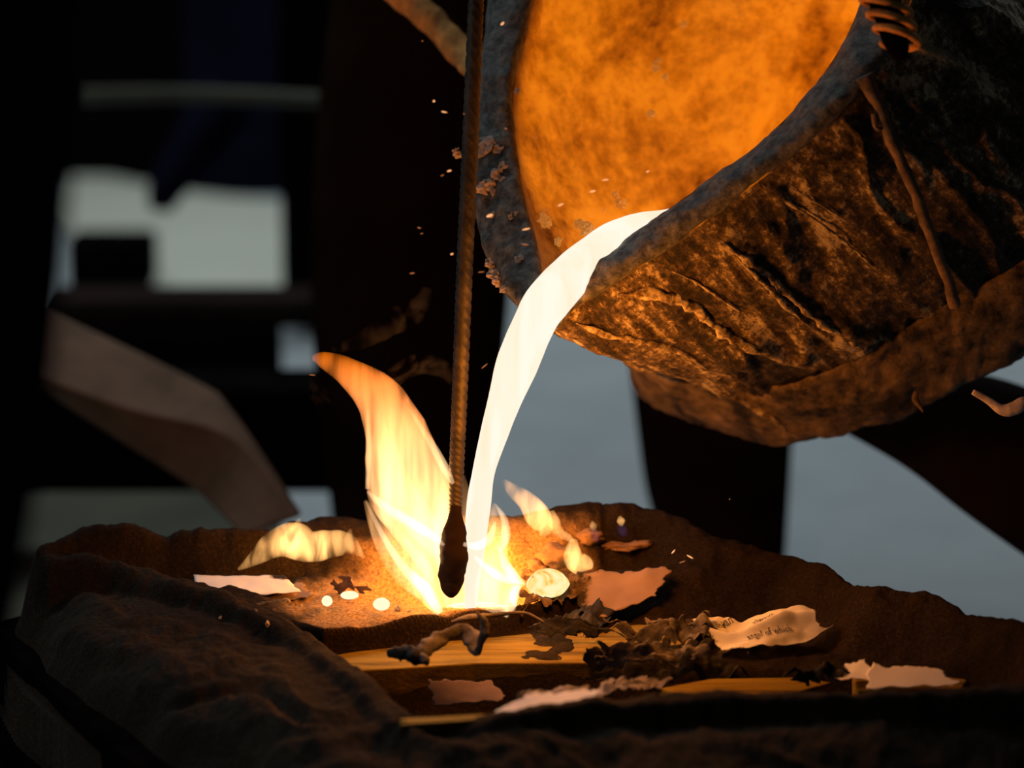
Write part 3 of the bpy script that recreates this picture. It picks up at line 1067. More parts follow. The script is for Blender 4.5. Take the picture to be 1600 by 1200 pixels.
# iron ring around the body
RU = [(980, 552), (1040, 592), (1105, 606), (1180, 608), (1260, 598), (1358, 556), (1490, 473), (1600, 414), (1700, 330), (1760, 180), (1700, 20), (1550, -60), (1350, 0), (1180, 130), (1050, 300), (985, 440)]
RL = [(990, 600), (1045, 645), (1115, 674), (1200, 690), (1290, 682), (1380, 660), (1480, 612), (1600, 552), (1720, 470), (1800, 300), (1760, 110), (1620, 10), (1420, 50), (1240, 180), (1100, 340), (1010, 500)]
ru, rl = crom(RU, 360, True), crom(RL, 360, True)
cen_u = ru.mean(axis=0)
def shr(c, f):
    m = c.mean(axis=0)
    return (c - m) * f + m
sec = [curve3(shr(ru, .97), .225), curve3(ru, .222), curve3(ru * .5 + rl * .5, .262, .004), curve3(rl, .305), curve3(shr(rl, .97), .312), curve3(shr(ru * .5 + rl * .5, .95), .262)]
R3 = np.array(sec + [sec[0]])
KB = 44
bV = np.array([crom(R3[:, i, :], KB) for i in range(360)]).transpose(1, 0, 2)
nb = fbm(bV[..., 0] * 30, bV[..., 1] * 30, bV[..., 2] * 30, 4, 100)
nb2 = fbm(bV[..., 0] * 150, bV[..., 1] * 150, bV[..., 2] * 150, 3, 104)
cB = np.array(sec).mean(axis=(0, 1))
dB = bV - cB
dB /= np.linalg.norm(dB, axis=2)[..., None]
bV = bV + dB * (0.0035 * nb + 0.0014 * nb2)[..., None]
link('carrying_ring', mesh('carrying_ring', bV.reshape(-1, 3), grid_faces(360, KB, True)), M['ring_iron'], ladle)

# tie rod, drips, coil
tie = loft_obj('tie_rod', [(1350, 118, LD0 - Tplane(1360, 125, 0) - .004, 26), (1372, 165, 2.415, 18), (1392, 215, 2.42, 20), (1425, 290, 2.44, 18), (1455, 370, 2.47, 17), (1478, 430, 2.50, 18), (1492, 478, 2.52, 20)], M['rust'], ladle, n=90, seg=14, thick=.9, wob=0.22, seed=3, wfreq=90)
loft_obj('hook_lug', [(1366, 178, 2.415, 10), (1368, 196, 2.415, 8), (1374, 202, 2.415, 6), (1384, 196, 2.418, 8)], M['rust'], ladle, n=24, seg=10, thick=.8, wob=.2)
# twisted coil at the top right of the rim
hel = []
for k in range(0, 240):
    a = k / 240 * 2 * math.pi * 5.5
    cxp = 1362 + (k / 240) * 46
    cyp = -50 + (k / 240) * 122
    rx = 42 - 12 * (k / 240)
    hel.append((cxp + rx * math.cos(a), cyp + 9 * math.sin(a) + 6 * math.cos(a) , 2.37 + 0.022 * math.sin(a), 12))
coil = loft_obj('coil', hel, M['bar'], ladle, n=480, seg=10, thick=1.0, wob=0.12, seed=9)
loft_obj('coil_core', [(1358, -70, 2.37, 52), (1385, 10, 2.37, 48), (1404, 76, 2.37, 34), (1412, 92, 2.375, 8)], M['black'], ladle, n=30, seg=16, thick=.9, wob=.1)
loft_obj('slag_drip', [(1432, 612, 2.58, 8), (1430, 624, 2.58, 10), (1438, 636, 2.58, 6), (1442, 644, 2.58, 2)], M['rust'], ladle, n=16, seg=8)
hk = loft_obj('hook_lug', [(1520, 612, 2.52, 8), (1545, 626, 2.52, 12), (1565, 640, 2.52, 18), (1585, 638, 2.52, 24), (1598, 628, 2.52, 20), (1606, 622, 2.52, 6)], M['slag'], ladle, n=40, seg=12, wob=.25, seed=5)
# seams of raised pale crust along the wall, laid on the displaced surface
def proj(Vn):
    r_ = Vn - CAM
    dd_ = r_ @ FWD
    return np.stack([800 + FPX * (r_ @ RGT) / dd_, 600 - FPX * (r_ @ UPV) / dd_, dd_], -1)


pr_b = np.vstack([proj(rowsV.reshape(-1, 3)), proj(bV.reshape(-1, 3))])


def wall_depth(px, py):
    q2 = (pr_b[:, 0] - px) ** 2 + (pr_b[:, 1] - py) ** 2
    near_ = q2 < 100
    return float(pr_b[near_, 2].min()) if near_.any() else float(pr_b[np.argmin(q2), 2])


M['crust'] = mat_mix('pale_crust', (.16, .10, .05), (.80, .62, .38), 120, .85, 1.0, .004, lo=.42, hi=.6)
for k_, (pth, w_) in enumerate([
        ([(1093, 358), (1150, 395), (1200, 430), (1235, 465), (1275, 500), (1310, 520), (1350, 548)], 10),
        ([(1150, 402), (1190, 440), (1230, 480), (1270, 515)], 7),
        ([(1190, 288), (1240, 322), (1290, 355), (1340, 395), (1375, 425)], 5),
        ([(965, 462), (1010, 458), (1050, 466), (1090, 484), (1112, 508), (1150, 532), (1190, 555)], 15),
        ([(900, 505), (950, 524), (1000, 534), (1060, 548), (1105, 578)], 10),
        ([(1125, 612), (1165, 630), (1210, 658), (1245, 684)], 8),
        ([(1240, 296), (1290, 325), (1330, 352)], 4), ([(1040, 420), (1085, 440), (1130, 470), (1170, 495)], 5)]):
    loft_obj('crust_seam', [(a_, b_, wall_depth(a_, b_) + .0015, w_ * (.25 if i_ in (0, len(pth) - 1) else 1)) for i_, (a_, b_) in enumerate(pth)], M['crust'], ladle, n=110, seg=10, thick=.55, wob=.75, seed=70 + k_, wfreq=130)
random.seed(11)
# slag lumps on the rim and lining
sl = [blob_mesh('slag_lump', 1.0, 3, 0.55, 2.4, 60 + k, (1, 1, .8)) for k in range(4)]
sl2 = [m_.copy() for m_ in sl]
for m_ in sl2:
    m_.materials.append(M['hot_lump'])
lumps = [(768, 226, 13), (757, 238, 9), (778, 236, 7), (752, 222, 6), (785, 262, 7), (778, 276, 9), (766, 290, 9), (756, 296, 8), (784, 284, 6), (772, 300, 5), (771, 336, 4), (786, 342, 4), (798, 340, 5), (806, 334, 4),
         (852, 346, 9), (872, 378, 7), (812, 406, 6), (916, 356, 12), (904, 350, 8), (970, 318, 9), (962, 305, 7), (765, 412, 6), (770, 428, 7), (776, 440, 6), (786, 452, 5),
         (1018, 178, 8), (1068, 38, 7), (1026, 104, 9), (1030, 96, 6), (1040, 120, 6), (808, 142, 4), (714, 240, 6)]
for i, (px, py, r_) in enumerate(lumps):
    me_ = sl[i % 4]
    if not me_.materials:
        me_.materials.append(M['slag'])
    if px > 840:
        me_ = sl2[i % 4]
    o = bpy.data.objects.new('slag_lump', me_)
    COL.objects.link(o)
    o.parent = ladle
    dep = LD0 - Tplane(px, py, 0) - 0.008
    if px > 840 and py < 330:
        dep += 0.10
    o.location = P(px, py, dep).tolist()
    s_ = px2m(r_ * (1.25 if px < 860 else 0.9))
    o.scale = (s_, s_, s_)
    o.rotation_euler = (i, 2 * i, 3 * i)

# molten metal: the tongue inside the ladle and the falling stream
ml = empty('molten_metal')
tag(ml, 'bright white orange stream of molten metal pouring from the ladle lip', 'molten metal')
st = [(1150, 330, 2.52, 30, .5), (1100, 334, 2.51, 40, .5), (1045, 352, 2.50, 52, .45), (1000, 364, 2.49, 62, .45), (958, 384, 2.48, 72, .4), (922, 404, 2.472, 66, .45), (890, 432, 2.462, 70, .5), (860, 464, 2.455, 70, .55), (836, 500, 2.46, 67, .6), (808, 570, 2.475, 65, .65), (787, 630, 2.48, 52, .7),
      (768, 690, 2.485, 42, .75), (755, 740, 2.49, 36, .8), (747, 795, 2.495, 38, .8), (741, 870, 2.50, 29, .8), (737, 920, 2.50, 22, .8), (735, 962, 2.50, 16, .8)]
loft_obj('stream', st, M['molten'], ml, n=150, seg=28, wob=0.05, seed=2, wfreq=30)
loft_obj('pool', [(1290, 270, 2.56, 50, .7), (1220, 300, 2.54, 90, .7), (1150, 330, 2.52, 90, .7), (1080, 345, 2.50, 50, .7)], M['pool'], ml, n=30, seg=16)
link('sprue_pool', blob_mesh('sprue_pool', px2m(48), 3, 0.05, 2, 3, (1.0, .5, .12)), M['cooling'], ml).location = P(745, 949, 2.53).tolist()

# ------------------------------------------------------------------ skimmer rod
rod = empty('twisted_rod')
tag(rod, 'upright twisted steel rod with a black wrapped tip held in the flames', 'rod')
V, F = loft([(748, -60, 2.47, 22), (744, 0, 2.47, 22), (735, 220, 2.475, 23), (726, 420, 2.48, 23), (719, 600, 2.485, 22), (714, 720, 2.49, 21), (712, 800, 2.49, 19)], n=420, seg=12, thick=1.0, square=True, twist=0.22)
link('shaft', mesh('shaft', V, F), M['iron'], rod)
loft_obj('wrapped_tip', [(713, 790, 2.485, 18), (711, 815, 2.485, 26), (709, 845, 2.485, 42), (708, 880, 2.485, 44), (706, 905, 2.49, 40), (705, 925, 2.49, 26), (705, 934, 2.49, 6)], M['darkred'], rod, n=60, seg=20, thick=.9, wob=.2, seed=33, wfreq=90)

# ------------------------------------------------------------------ flames
def flame(name, pts, mat, parent, seed=0, n=50, wob=0.10, thick=.5, wfreq=35):
    return loft_obj(name, pts, mat, parent, n=n, seg=22, thick=thick, wob=wob, seed=seed, wfreq=wfreq)


zlo, zhi = float(P(690, 950)[2]), float(P(490, 555)[2])
M['fl_main'] = mat_flame('flame_gas', (1.0, 0.55, 0.24), (1.0, 0.20, 0.006), 175, zlo, zhi, (75, 75, 9), 0.22, 0.75, rot=(0, math.radians(25), 0))
M['fl_core'] = mat_flame('flame_core', (1.0, 0.58, 0.28), (1.0, 0.45, 0.14), 170, zlo, float(P(0, 780)[2]), (80, 80, 12), 0.2, 0.6, rot=(0, math.radians(35), 0))
M['fl_small'] = mat_flame('small_flame_gas', (1.0, 0.50, 0.14), (1.0, 0.45, 0.16), 230, zlo, float(P(0, 750)[2]), (70, 70, 25), 0.05, 0.8)
M['fl_edge'] = mat_flame('flame_edge', (1.0, 0.72, 0.45), (1.0, 0.50, 0.16), 170, zlo, float(P(0, 600)[2]), (60, 60, 14), 0.5, 0.5)
fire = empty('main_flame')
tag(fire, 'tall orange and yellow flame leaning left around the rod tip', 'flame')
flame('flame_tongue', [(488, 560, 2.50, 8), (505, 562, 2.50, 26), (545, 582, 2.50, 46), (590, 620, 2.50, 72), (618, 670, 2.50, 96), (630, 720, 2.50, 116), (640, 765, 2.50, 132), (660, 810, 2.50, 116), (678, 860, 2.50, 80), (688, 905, 2.50, 48), (692, 950, 2.50, 22)], M['fl_main'], fire, 1, 80, 0.08)
flame('flame_tongue', [(570, 782, 2.47, 6), (590, 815, 2.47, 34), (612, 850, 2.47, 52), (642, 890, 2.47, 60), (670, 925, 2.47, 44), (686, 955, 2.48, 20)], M['fl_core'], fire, 2, 50, 0.08)
flame('flame_tongue', [(590, 640, 2.48, 6), (600, 700, 2.48, 40), (620, 760, 2.48, 50), (655, 815, 2.48, 50), (685, 850, 2.48, 40), (700, 880, 2.48, 18)], M['fl_core'], fire, 3, 50, 0.1, .4)
flame('flame_tongue', [(696, 745, 2.52, 8), (700, 800, 2.52, 44), (706, 850, 2.52, 60), (712, 900, 2.52, 60), (716, 955, 2.52, 40)], M['fl_core'], fire, 4, 50, 0.1, .4)
flame('flame_tongue', [(724, 742, 2.51, 5), (730, 790, 2.51, 26), (738, 850, 2.51, 44), (742, 920, 2.51, 40), (740, 955, 2.51, 24)], M['fl_core'], fire, 5, 40, 0.1, .4)
flame('flame_tongue', [(772, 786, 2.50, 6), (775, 812, 2.50, 30), (776, 845, 2.50, 38), (770, 880, 2.50, 52), (775, 910, 2.50, 76), (772, 935, 2.50, 74), (765, 955, 2.50, 60)], M['fl_core'], fire, 6, 50, 0.06, .5)
flame('flame_tongue', [(808, 908, 2.49, 8), (798, 925, 2.49, 24), (790, 945, 2.49, 34), (782, 955, 2.49, 20)], M['fl_core'], fire, 7, 30, 0.06, .5)

for k_, ed in enumerate([
        [(574, 768, 2.475, 3), (600, 790, 2.475, 9), (640, 815, 2.475, 10), (672, 835, 2.475, 9), (694, 852, 2.475, 3)],
        [(640, 640, 2.48, 3), (672, 690, 2.48, 7), (694, 730, 2.48, 9), (708, 756, 2.48, 4)],
        [(572, 784, 2.47, 2), (600, 840, 2.47, 6), (632, 888, 2.47, 9), (664, 920, 2.47, 12), (688, 958, 2.47, 7)],
        [(724, 850, 2.475, 4), (745, 853, 2.475, 8), (764, 842, 2.475, 8), (774, 815, 2.475, 3)],
        [(774, 788, 2.48, 2), (788, 812, 2.48, 7), (790, 840, 2.48, 8), (782, 862, 2.48, 3)],
        [(778, 850, 2.475, 3), (790, 882, 2.475, 9), (804, 902, 2.475, 9), (820, 911, 2.475, 3)],
        [(820, 911, 2.475, 3), (806, 920, 2.475, 8), (802, 935, 2.475, 8), (806, 948, 2.475, 3)],
        [(742, 870, 2.475, 3), (765, 890, 2.475, 8), (790, 905, 2.475, 8), (815, 911, 2.475, 3)],
        [(575, 640, 2.475, 2), (576, 700, 2.475, 6), (574, 764, 2.475, 4)]]):
    ed = [(a_, b_, c_, w__ * 1.7) for a_, b_, c_, w__ in ed]
    flame('flame_tongue', ed, M['fl_edge'], fire, 60 + k_, 40, .1, 1.2)
f2 = empty('left_flame')
f2.name = 'low_flame'
tag(f2, 'low blurred yellow flame bent like a hook behind the square cornered page', 'flame')
flame('flame_tongue', [(372, 890, 2.54, 4), (400, 872, 2.54, 22), (428, 852, 2.54, 42), (455, 846, 2.54, 54), (484, 856, 2.54, 46), (515, 852, 2.54, 42), (542, 848, 2.54, 38), (560, 862, 2.54, 16), (569, 872, 2.54, 3)], M['fl_small'], f2, 8, 60, 0.22, .5)
flame('flame_tongue', [(468, 810, 2.54, 3), (463, 826, 2.54, 20), (452, 848, 2.54, 34), (440, 862, 2.54, 10)], M['fl_small'], f2, 9, 24, 0.1, .5)
flame('flame_tongue', [(548, 826, 2.54, 3), (546, 838, 2.54, 14), (545, 856, 2.54, 22), (540, 866, 2.54, 6)], M['fl_small'], f2, 19, 24, 0.1, .5)
f3 = empty('back_flame')
f3.name = 'bright_flame'
tag(f3, 'bright slanting flame right of the stream against the blue floor', 'flame')
flame('flame_tongue', [(786, 750, 2.55, 6), (800, 765, 2.55, 20), (822, 782, 2.55, 30), (840, 805, 2.55, 40), (850, 825, 2.55, 30), (848, 838, 2.55, 10)], M['fl_small'], f3, 10, 40, 0.06, .7)
flame('flame_tongue', [(862, 798, 2.55, 8), (866, 815, 2.55, 20), (872, 830, 2.55, 16), (888, 840, 2.55, 12), (898, 846, 2.55, 4)], M['fl_small'], f3, 11, 40, 0.06, .7)
f4 = tag(flame('small_flame', [(897, 842, 2.54, 10), (895, 858, 2.54, 24), (898, 875, 2.54, 34), (912, 885, 2.54, 34), (915, 892, 2.54, 20)], M['fl_small'], None, 12, 30, 0.06, .7),
         'small yellow flame on the sand just behind the glowing dome', 'flame')
M['fl_blue'] = mat_flame('blue_gas', (0.22, 0.16, 0.75), (0.4, 0.3, 0.8), 10, zlo, float(P(0, 750)[2]), (60, 60, 20), 0.6, 0.7)
for i, (px, py, w_, lb) in enumerate([(970, 814, 10, 'tiny candle like flame with a blue foot on the right mound'), (927, 822, 9, 'tiny dim blue flame left of the candle like one')]):
    tf = empty('tiny_flame')
    tag(tf, lb, 'flame')
    flame('flame_tongue', [(px - 2, py - 8, 2.58, 3), (px, py, 2.58, w_ + 3), (px + 1, py + 8, 2.58, 4)], M['fl_small'], tf, 14 + i, 20, .04, .9)
    flame('flame_tongue', [(px, py + 2, 2.58, 4), (px + 2, py + 14, 2.58, 16), (px + 6, py + 24, 2.58, 8)], M['fl_blue'], tf, 16 + i, 20, .04, .9)
# glowing crust under the tiny flames
gc = link('glowing_crust', blob_mesh('glowing_crust', px2m(42, 2.66), 4, .6, 3, 9, (1.0, .5, .15)), M['stone'])
gc.location = P(972, 850, 2.605).tolist()
tag(gc, 'reddish lit crust of sand under the two tiny flames', 'crust')

# smoke: thin curls lit by the fire
t = NT('thin_smoke')
v = t.coord((30, 30, 30))
nz = t.noise(v, 1.0, 5, 0.6, 1.2)
dn = t.ramp(nz, [(0.48, 0.0), (0.62, 1.0)])
vs = t.n('ShaderNodeVolumeScatter')
vs.inputs[0].default_value = (0.8, 0.7, 0.6, 1)
t.l(t.math('MULTIPLY', dn, 5.0), vs.inputs['Density'])
t.l(vs.outputs[0], t.out.inputs['Volume'])
M['smoke'] = t.m
smk = empty('smoke')
tag(smk, 'thin brown smoke curling above the tip of the tall flame', 'smoke', kind='stuff')
loft_obj('wisp', [(500, 600, 2.52, 8), (540, 625, 2.52, 22), (600, 600, 2.52, 30), (650, 570, 2.52, 34), (690, 575, 2.52, 30), (705, 600, 2.52, 10)], M['smoke'], smk, n=40, seg=14, wob=.2)
loft_obj('wisp', [(500, 550, 2.52, 8), (560, 535, 2.52, 24), (620, 500, 2.52, 40), (660, 480, 2.52, 44), (670, 450, 2.52, 20)], M['smoke'], smk, n=40, seg=14, wob=.3, seed=4)
loft_obj('wisp', [(485, 590, 2.52, 8), (500, 625, 2.52, 24), (530, 640, 2.52, 20), (545, 625, 2.52, 8)], M['smoke'], smk, n=30, seg=14, wob=.3, seed=5)

# ------------------------------------------------------------------ sparks
bm = bmesh.new()
bmesh.ops.create_icosphere(bm, subdivisions=1, radius=0.5)
spark_me = bpy.data.meshes.new('spark')
bm.to_mesh(spark_me)
bm.free()
spark_me.materials.append(M['ember'])
spark_me2 = spark_me.copy()
spark_me2.materials.clear()
spark_me2.materials.append(M['ember_dim'])
sp = [(678, 158, 4, 0, 4), (694, 175, 13, 12, 2.5), (702, 267, 10, -12, 3), (691, 274, 8, -20, 1.8), (765, 337, 15, -18, 5), (822, 358, 18, -12, 3), (820, 382, 16, 8, 2), (876, 320, 14, -22, 3),
      (926, 299, 14, -12, 3), (946, 281, 14, -6, 2.5), (851, 329, 12, 2, 2), (943, 328, 11, -50, 2), (1012, 268, 8, -25, 2.5), (785, 37, 10, -40, 4), (644, 427, 11, -6, 2.2), (706, 397, 7, -20, 3),
      (655, 356, 8, 15, 2), (659, 365, 6, -10, 1.6), (757, 572, 18, -40, 2), (752, 425, 14, -4, 1.6), (1140, 780, 3, 0, 2), (488, 586, 14, 5, 1.6), (1052, 862, 12, -50, 2.5), (1078, 870, 16, 30, 2.5), (1066, 878, 14, -20, 2),
      (660, 64, 3, 0, 2), (725, 178, 3, 0, 2), (790, 201, 6, 20, 2), (838, 215, 5, 10, 2)]
for i, (px, py, ln, ang, w_) in enumerate(sp):
    dim = w_ < 2.4
    o = bpy.data.objects.new('spark', spark_me2 if dim else spark_me)
    COL.objects.link(o)
    dd = 2.40 if py < 500 else 2.46
    o.location = P(px, py, dd).tolist()
    o.scale = (px2m(max(ln * 0.8, w_)), px2m(w_), px2m(w_))
    a = math.radians(ang)
    o.rotation_euler = (0, a, 0)
    if px < 730:
        w_ = 'left of the upright rod'
    elif py < 230:
        w_ = 'before the upper part of the ladle rim'
    elif px > 1000 and py > 700:
        w_ = 'over the brown sand right of the stream'
    elif px > 870:
        w_ = 'before the glowing inside of the ladle'
    else:
        w_ = 'between the rod and the glowing ladle inside'
    tag(o, ('dull' if dim else 'bright') + ' orange spark flying ' + w_, 'spark', 'flying sparks')

# ------------------------------------------------------------------ objects behind and around
def pbox(name, x0, y0, x1, y1, d, depth, mat, parent=None, bevel=.01):
    """upright box whose front face spans the pixels at view depth d (front face upright in the world)"""
    a = P(x0, y1, d)
    b = P(x1, y1, d)
    ytop = P(x0, y0, d)
    h = float((ytop - a)[2])
    front = [(a[0], a[1], a[2]), (b[0], a[1], a[2]), (b[0], a[1] + depth, a[2]), (a[0], a[1] + depth, a[2])]
    return prism(name, front, h, mat, parent, bevel, dirv=(0, 0, 1))


# bench behind on the left
bench = empty('workbench')
tag(bench, 'dark low bench of heavy timber behind the mould on the left', 'bench')
pbox('top_beam', 60, 466, 520, 515, 4.3, .10, M['darkred'], bench)
pbox('front_panel', -60, 512, 438, 600, 4.3, .06, M['black'], bench)
pbox('lower_beam', -60, 596, 560, 772, 3.58, .10, M['black'], bench)
b0 = P(30, 768, 4.15)
for xx in (-40, 500):
    a = P(xx, 600, 4.17)
    prism('leg', [(a[0], a[1] + .02, FZ), (a[0] + .06, a[1] + .02, FZ), (a[0] + .06, a[1] + .08, FZ), (a[0], a[1] + .08, FZ)], float(a[2] - FZ), M['black'], bench, dirv=(0, 0, 1))

o = pbox('dark_crate', 105, 372, 238, 452, float((G(170, 452, FZ + .012) - CAM) @ FWD), .10, M['black'])
tag(o, 'small black crate on the pale floor behind the bench', 'crate')
sheet_poly = [G(a, b, FZ + .012) for a, b in [(170, 462), (470, 462), (441, 316), (300, 300), (85, 258), (60, 330), (90, 360), (165, 372), (240, 380), (236, 430), (172, 446)]]
o = prism('floor_light_sheet', sheet_poly, .011, mat_mix('floor_light_pale', (.46, .45, .37), (.52, .51, .42), 3, .8, .1))  # sheet added so this patch of floor reads as lit
tag(o, 'pale flat sheet added to brighten the floor patch behind the workbench', 'sheet')
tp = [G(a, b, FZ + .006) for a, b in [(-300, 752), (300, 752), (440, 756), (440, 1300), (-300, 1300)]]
o = prism('floor_shade_sheet', tp, .005, mat_mix('floor_shade_olive', (.035, .033, .02), (.055, .052, .032), 6, .9, .3))  # dark sheet laid where the floor is only in shade
tag(o, 'dark olive sheet standing in for shade on the floor left of the mould', 'floor_shade_sheet')
# dark machine cover above the pale floor
def fdep(px, py):
    return float((G(px, py, FZ) - CAM) @ FWD)


o = pbox('machine_cover', 290, -200, 448, 308, fdep(300, 308), .08, M['cloth'])
tag(o, 'dark blue covered machine behind the pale floor patch', 'machine')
loft_obj('cloth_fold', [(360, 150, 4.85, 90), (310, 220, 4.85, 80), (265, 285, 4.85, 62), (250, 322, 4.85, 40), (248, 330, 4.85, 10)], M['cloth'], o, n=24, seg=14)
o = pbox('machine_column', 440, -300, 560, 470, 4.7, .2, M['black'], bevel=.02)
tag(o, 'black upright machine column between the bench and the standing worker', 'column')
# long horizontal pipe
o = loft_obj('long_pipe', [(130, 150, 4.2, 26), (300, 148, 4.0, 26), (540, 158, 3.75, 26), (640, 165, 3.6, 26)], mat_mix('olive_pipe', (.030, .028, .016), (.045, .042, .025), 12, .7, .2), None, n=24, seg=14, thick=1)
tag(o, 'long olive grey pipe held level by the gloved worker', 'pipe')

# diagonal steel shoe / plank on the left, leaning on the mould
pl = empty('leaning_plank')
tag(pl, 'thick brown plank leaning down from the left onto the mould rim', 'plank')
d1, d2 = 2.95, 2.80
A = [P(40, 468, d1), P(300, 592, 2.9), P(362, 640, 2.86), P(470, 800, 2.74)]
Bp = [P(36, 585, 2.86), P(200, 640, 2.84), P(364, 685, 2.80), P(468, 806, 2.70)]
Cc = [P(36, 592, 2.90), P(190, 690, 2.88), P(300, 762, 2.84), P(380, 838, 2.74)]
A, Bp, Cc = ([CAM + (q - CAM) * 1.10 for q in r_] for r_ in (A, Bp, Cc))
Dd = [np.array(a) * .5 + np.array(c) * .5 + FWD * 0.10 for a, c in zip(A, Cc)]
NPL = 36
rows = []
for r0, r1 in ((A, Bp), (Bp, Cc), (Cc, Dd), (Dd, A)):
    a_, b_ = crom(r0, NPL), crom(r1, NPL)
    for tq in (0.0, .06, .5, .94):
        rows.append(a_ * (1 - tq) + b_ * tq)
V = np.array(rows).transpose(1, 0, 2).reshape(-1, 3)
NSq = len(rows)
F = grid_faces(NSq, NPL, True)
F += [tuple(range(NSq)), tuple(range(NPL * NSq - 1, NPL * NSq - NSq - 1, -1))]
me = mesh('plank_body', V, F)
bm = bmesh.new()
bm.from_mesh(me)
bmesh.ops.recalc_face_normals(bm, faces=bm.faces)
bm.to_mesh(me)
bm.free()
M['plank'] = mat_mix('weathered_plank', (.085, .043, .022), (.13, .068, .036), 25, .9, .3, .002)
link('plank_body', me, M['plank'], pl)

# bar from the top to the ladle rim
o = loft_obj('crusted_bar', [(560, -70, 2.80, 50), (640, 0, 2.78, 48), (690, 48, 2.76, 44), (725, 85, 2.74, 46), (748, 112, 2.70, 36), (758, 125, 2.66, 10)], M['bar'], None, n=50, seg=16, thick=.8, wob=.12, seed=44)
tag(o, 'thick crusted bar with melt glow in its orange colour reaching the ladle from the top', 'bar')
# steel arm at the lower right
o = loft_obj('steel_arm', [(1330, 620, 2.95, 110), (1450, 655, 2.93, 170), (1560, 705, 2.9, 220), (1700, 790, 2.88, 240), (1850, 880, 2.86, 240)], M['darkred'], None, n=40, seg=20, thick=.35)
tag(o, 'broad dark red brown steel arm passing behind the ladle at the right', 'arm')


# ------------------------------------------------------------------ people
def person(name, label, joints, edges, cloth, parts=()):
    """joints: name -> (xyz, radius); body grown with a skin modifier, rooted at the pelvis"""
    root = empty(name)
    tag(root, label, 'person')
    names = list(joints)
    me = bpy.data.meshes.new('body')
    me.from_pydata([tuple(map(float, joints[k][0])) for k in names], [(names.index(a), names.index(b)) for a, b in edges], [])
    o = bpy.data.objects.new('body', me)
    COL.objects.link(o)
    o.parent = root
    me.materials.append(cloth)
    m = o.modifiers.new('skin', 'SKIN')
    sv = me.skin_vertices[0].data
    for i, k in enumerate(names):
        rr_ = joints[k][1]
        sv[i].radius = (rr_, rr_) if not isinstance(rr_, tuple) else rr_
        sv[i].use_root = (k == 'pelvis')
    m.use_smooth_shade = True
    s = o.modifiers.new('sub', 'SUBSURF')
    s.levels = 2
    s.render_levels = 2
    return root


def hand(root, base, dirn, palm_n, mat, grip=1.0):
    """gloved hand: palm and five bent fingers, one continuous skin per hand"""
    b = np.array(base, float)
    d = np.array(dirn, float); d /= np.linalg.norm(d)
    n = np.array(palm_n, float); n -= d * (n @ d); n /= np.linalg.norm(n)
    s = np.cross(d, n)
    vs, es, rs = [b, b + d * .05, b + d * .09], [(0, 1), (1, 2)], [.030, .040, .038]
    for k, (off, ln) in enumerate(((-.032, .065), (-.011, .075), (.011, .072), (.032, .058))):
        p0 = b + d * .095 + s * off
        p1 = p0 + (d * .75 + n * .6 * grip) * ln * .45
        p2 = p1 + (d * .1 + n * 1.0 * grip) * ln * .32
        p3 = p2 + (-d * .6 + n * .6 * grip) * ln * .28
        i = len(vs)
        vs += [p0, p1, p2, p3]
        rs += [.013, .012, .011, .009]
        es += [(2, i), (i, i + 1), (i + 1, i + 2), (i + 2, i + 3)]
    i = len(vs)
    vs += [b + d * .035 - s * .042 + n * .01, b + d * .065 - s * .062 + n * .03, b + d * .09 - s * .055 + n * .052]
    rs += [.016, .014, .011]
    es += [(1, i), (i, i + 1), (i + 1, i + 2)]
    me = bpy.data.meshes.new('glove')
    me.from_pydata([tuple(map(float, v)) for v in vs], es, [])
    o = bpy.data.objects.new('glove', me)
    COL.objects.link(o)
    o.parent = root
    me.materials.append(mat)
    m = o.modifiers.new('skin', 'SKIN')
    for i, r_ in enumerate(rs):
        me.skin_vertices[0].data[i].radius = (r_, r_)
        me.skin_vertices[0].data[i].use_root = (i == 0)
    m.use_smooth_shade = True
    sb = o.modifiers.new('sub', 'SUBSURF')
    sb.levels = 1
    sb.render_levels = 2
    return o


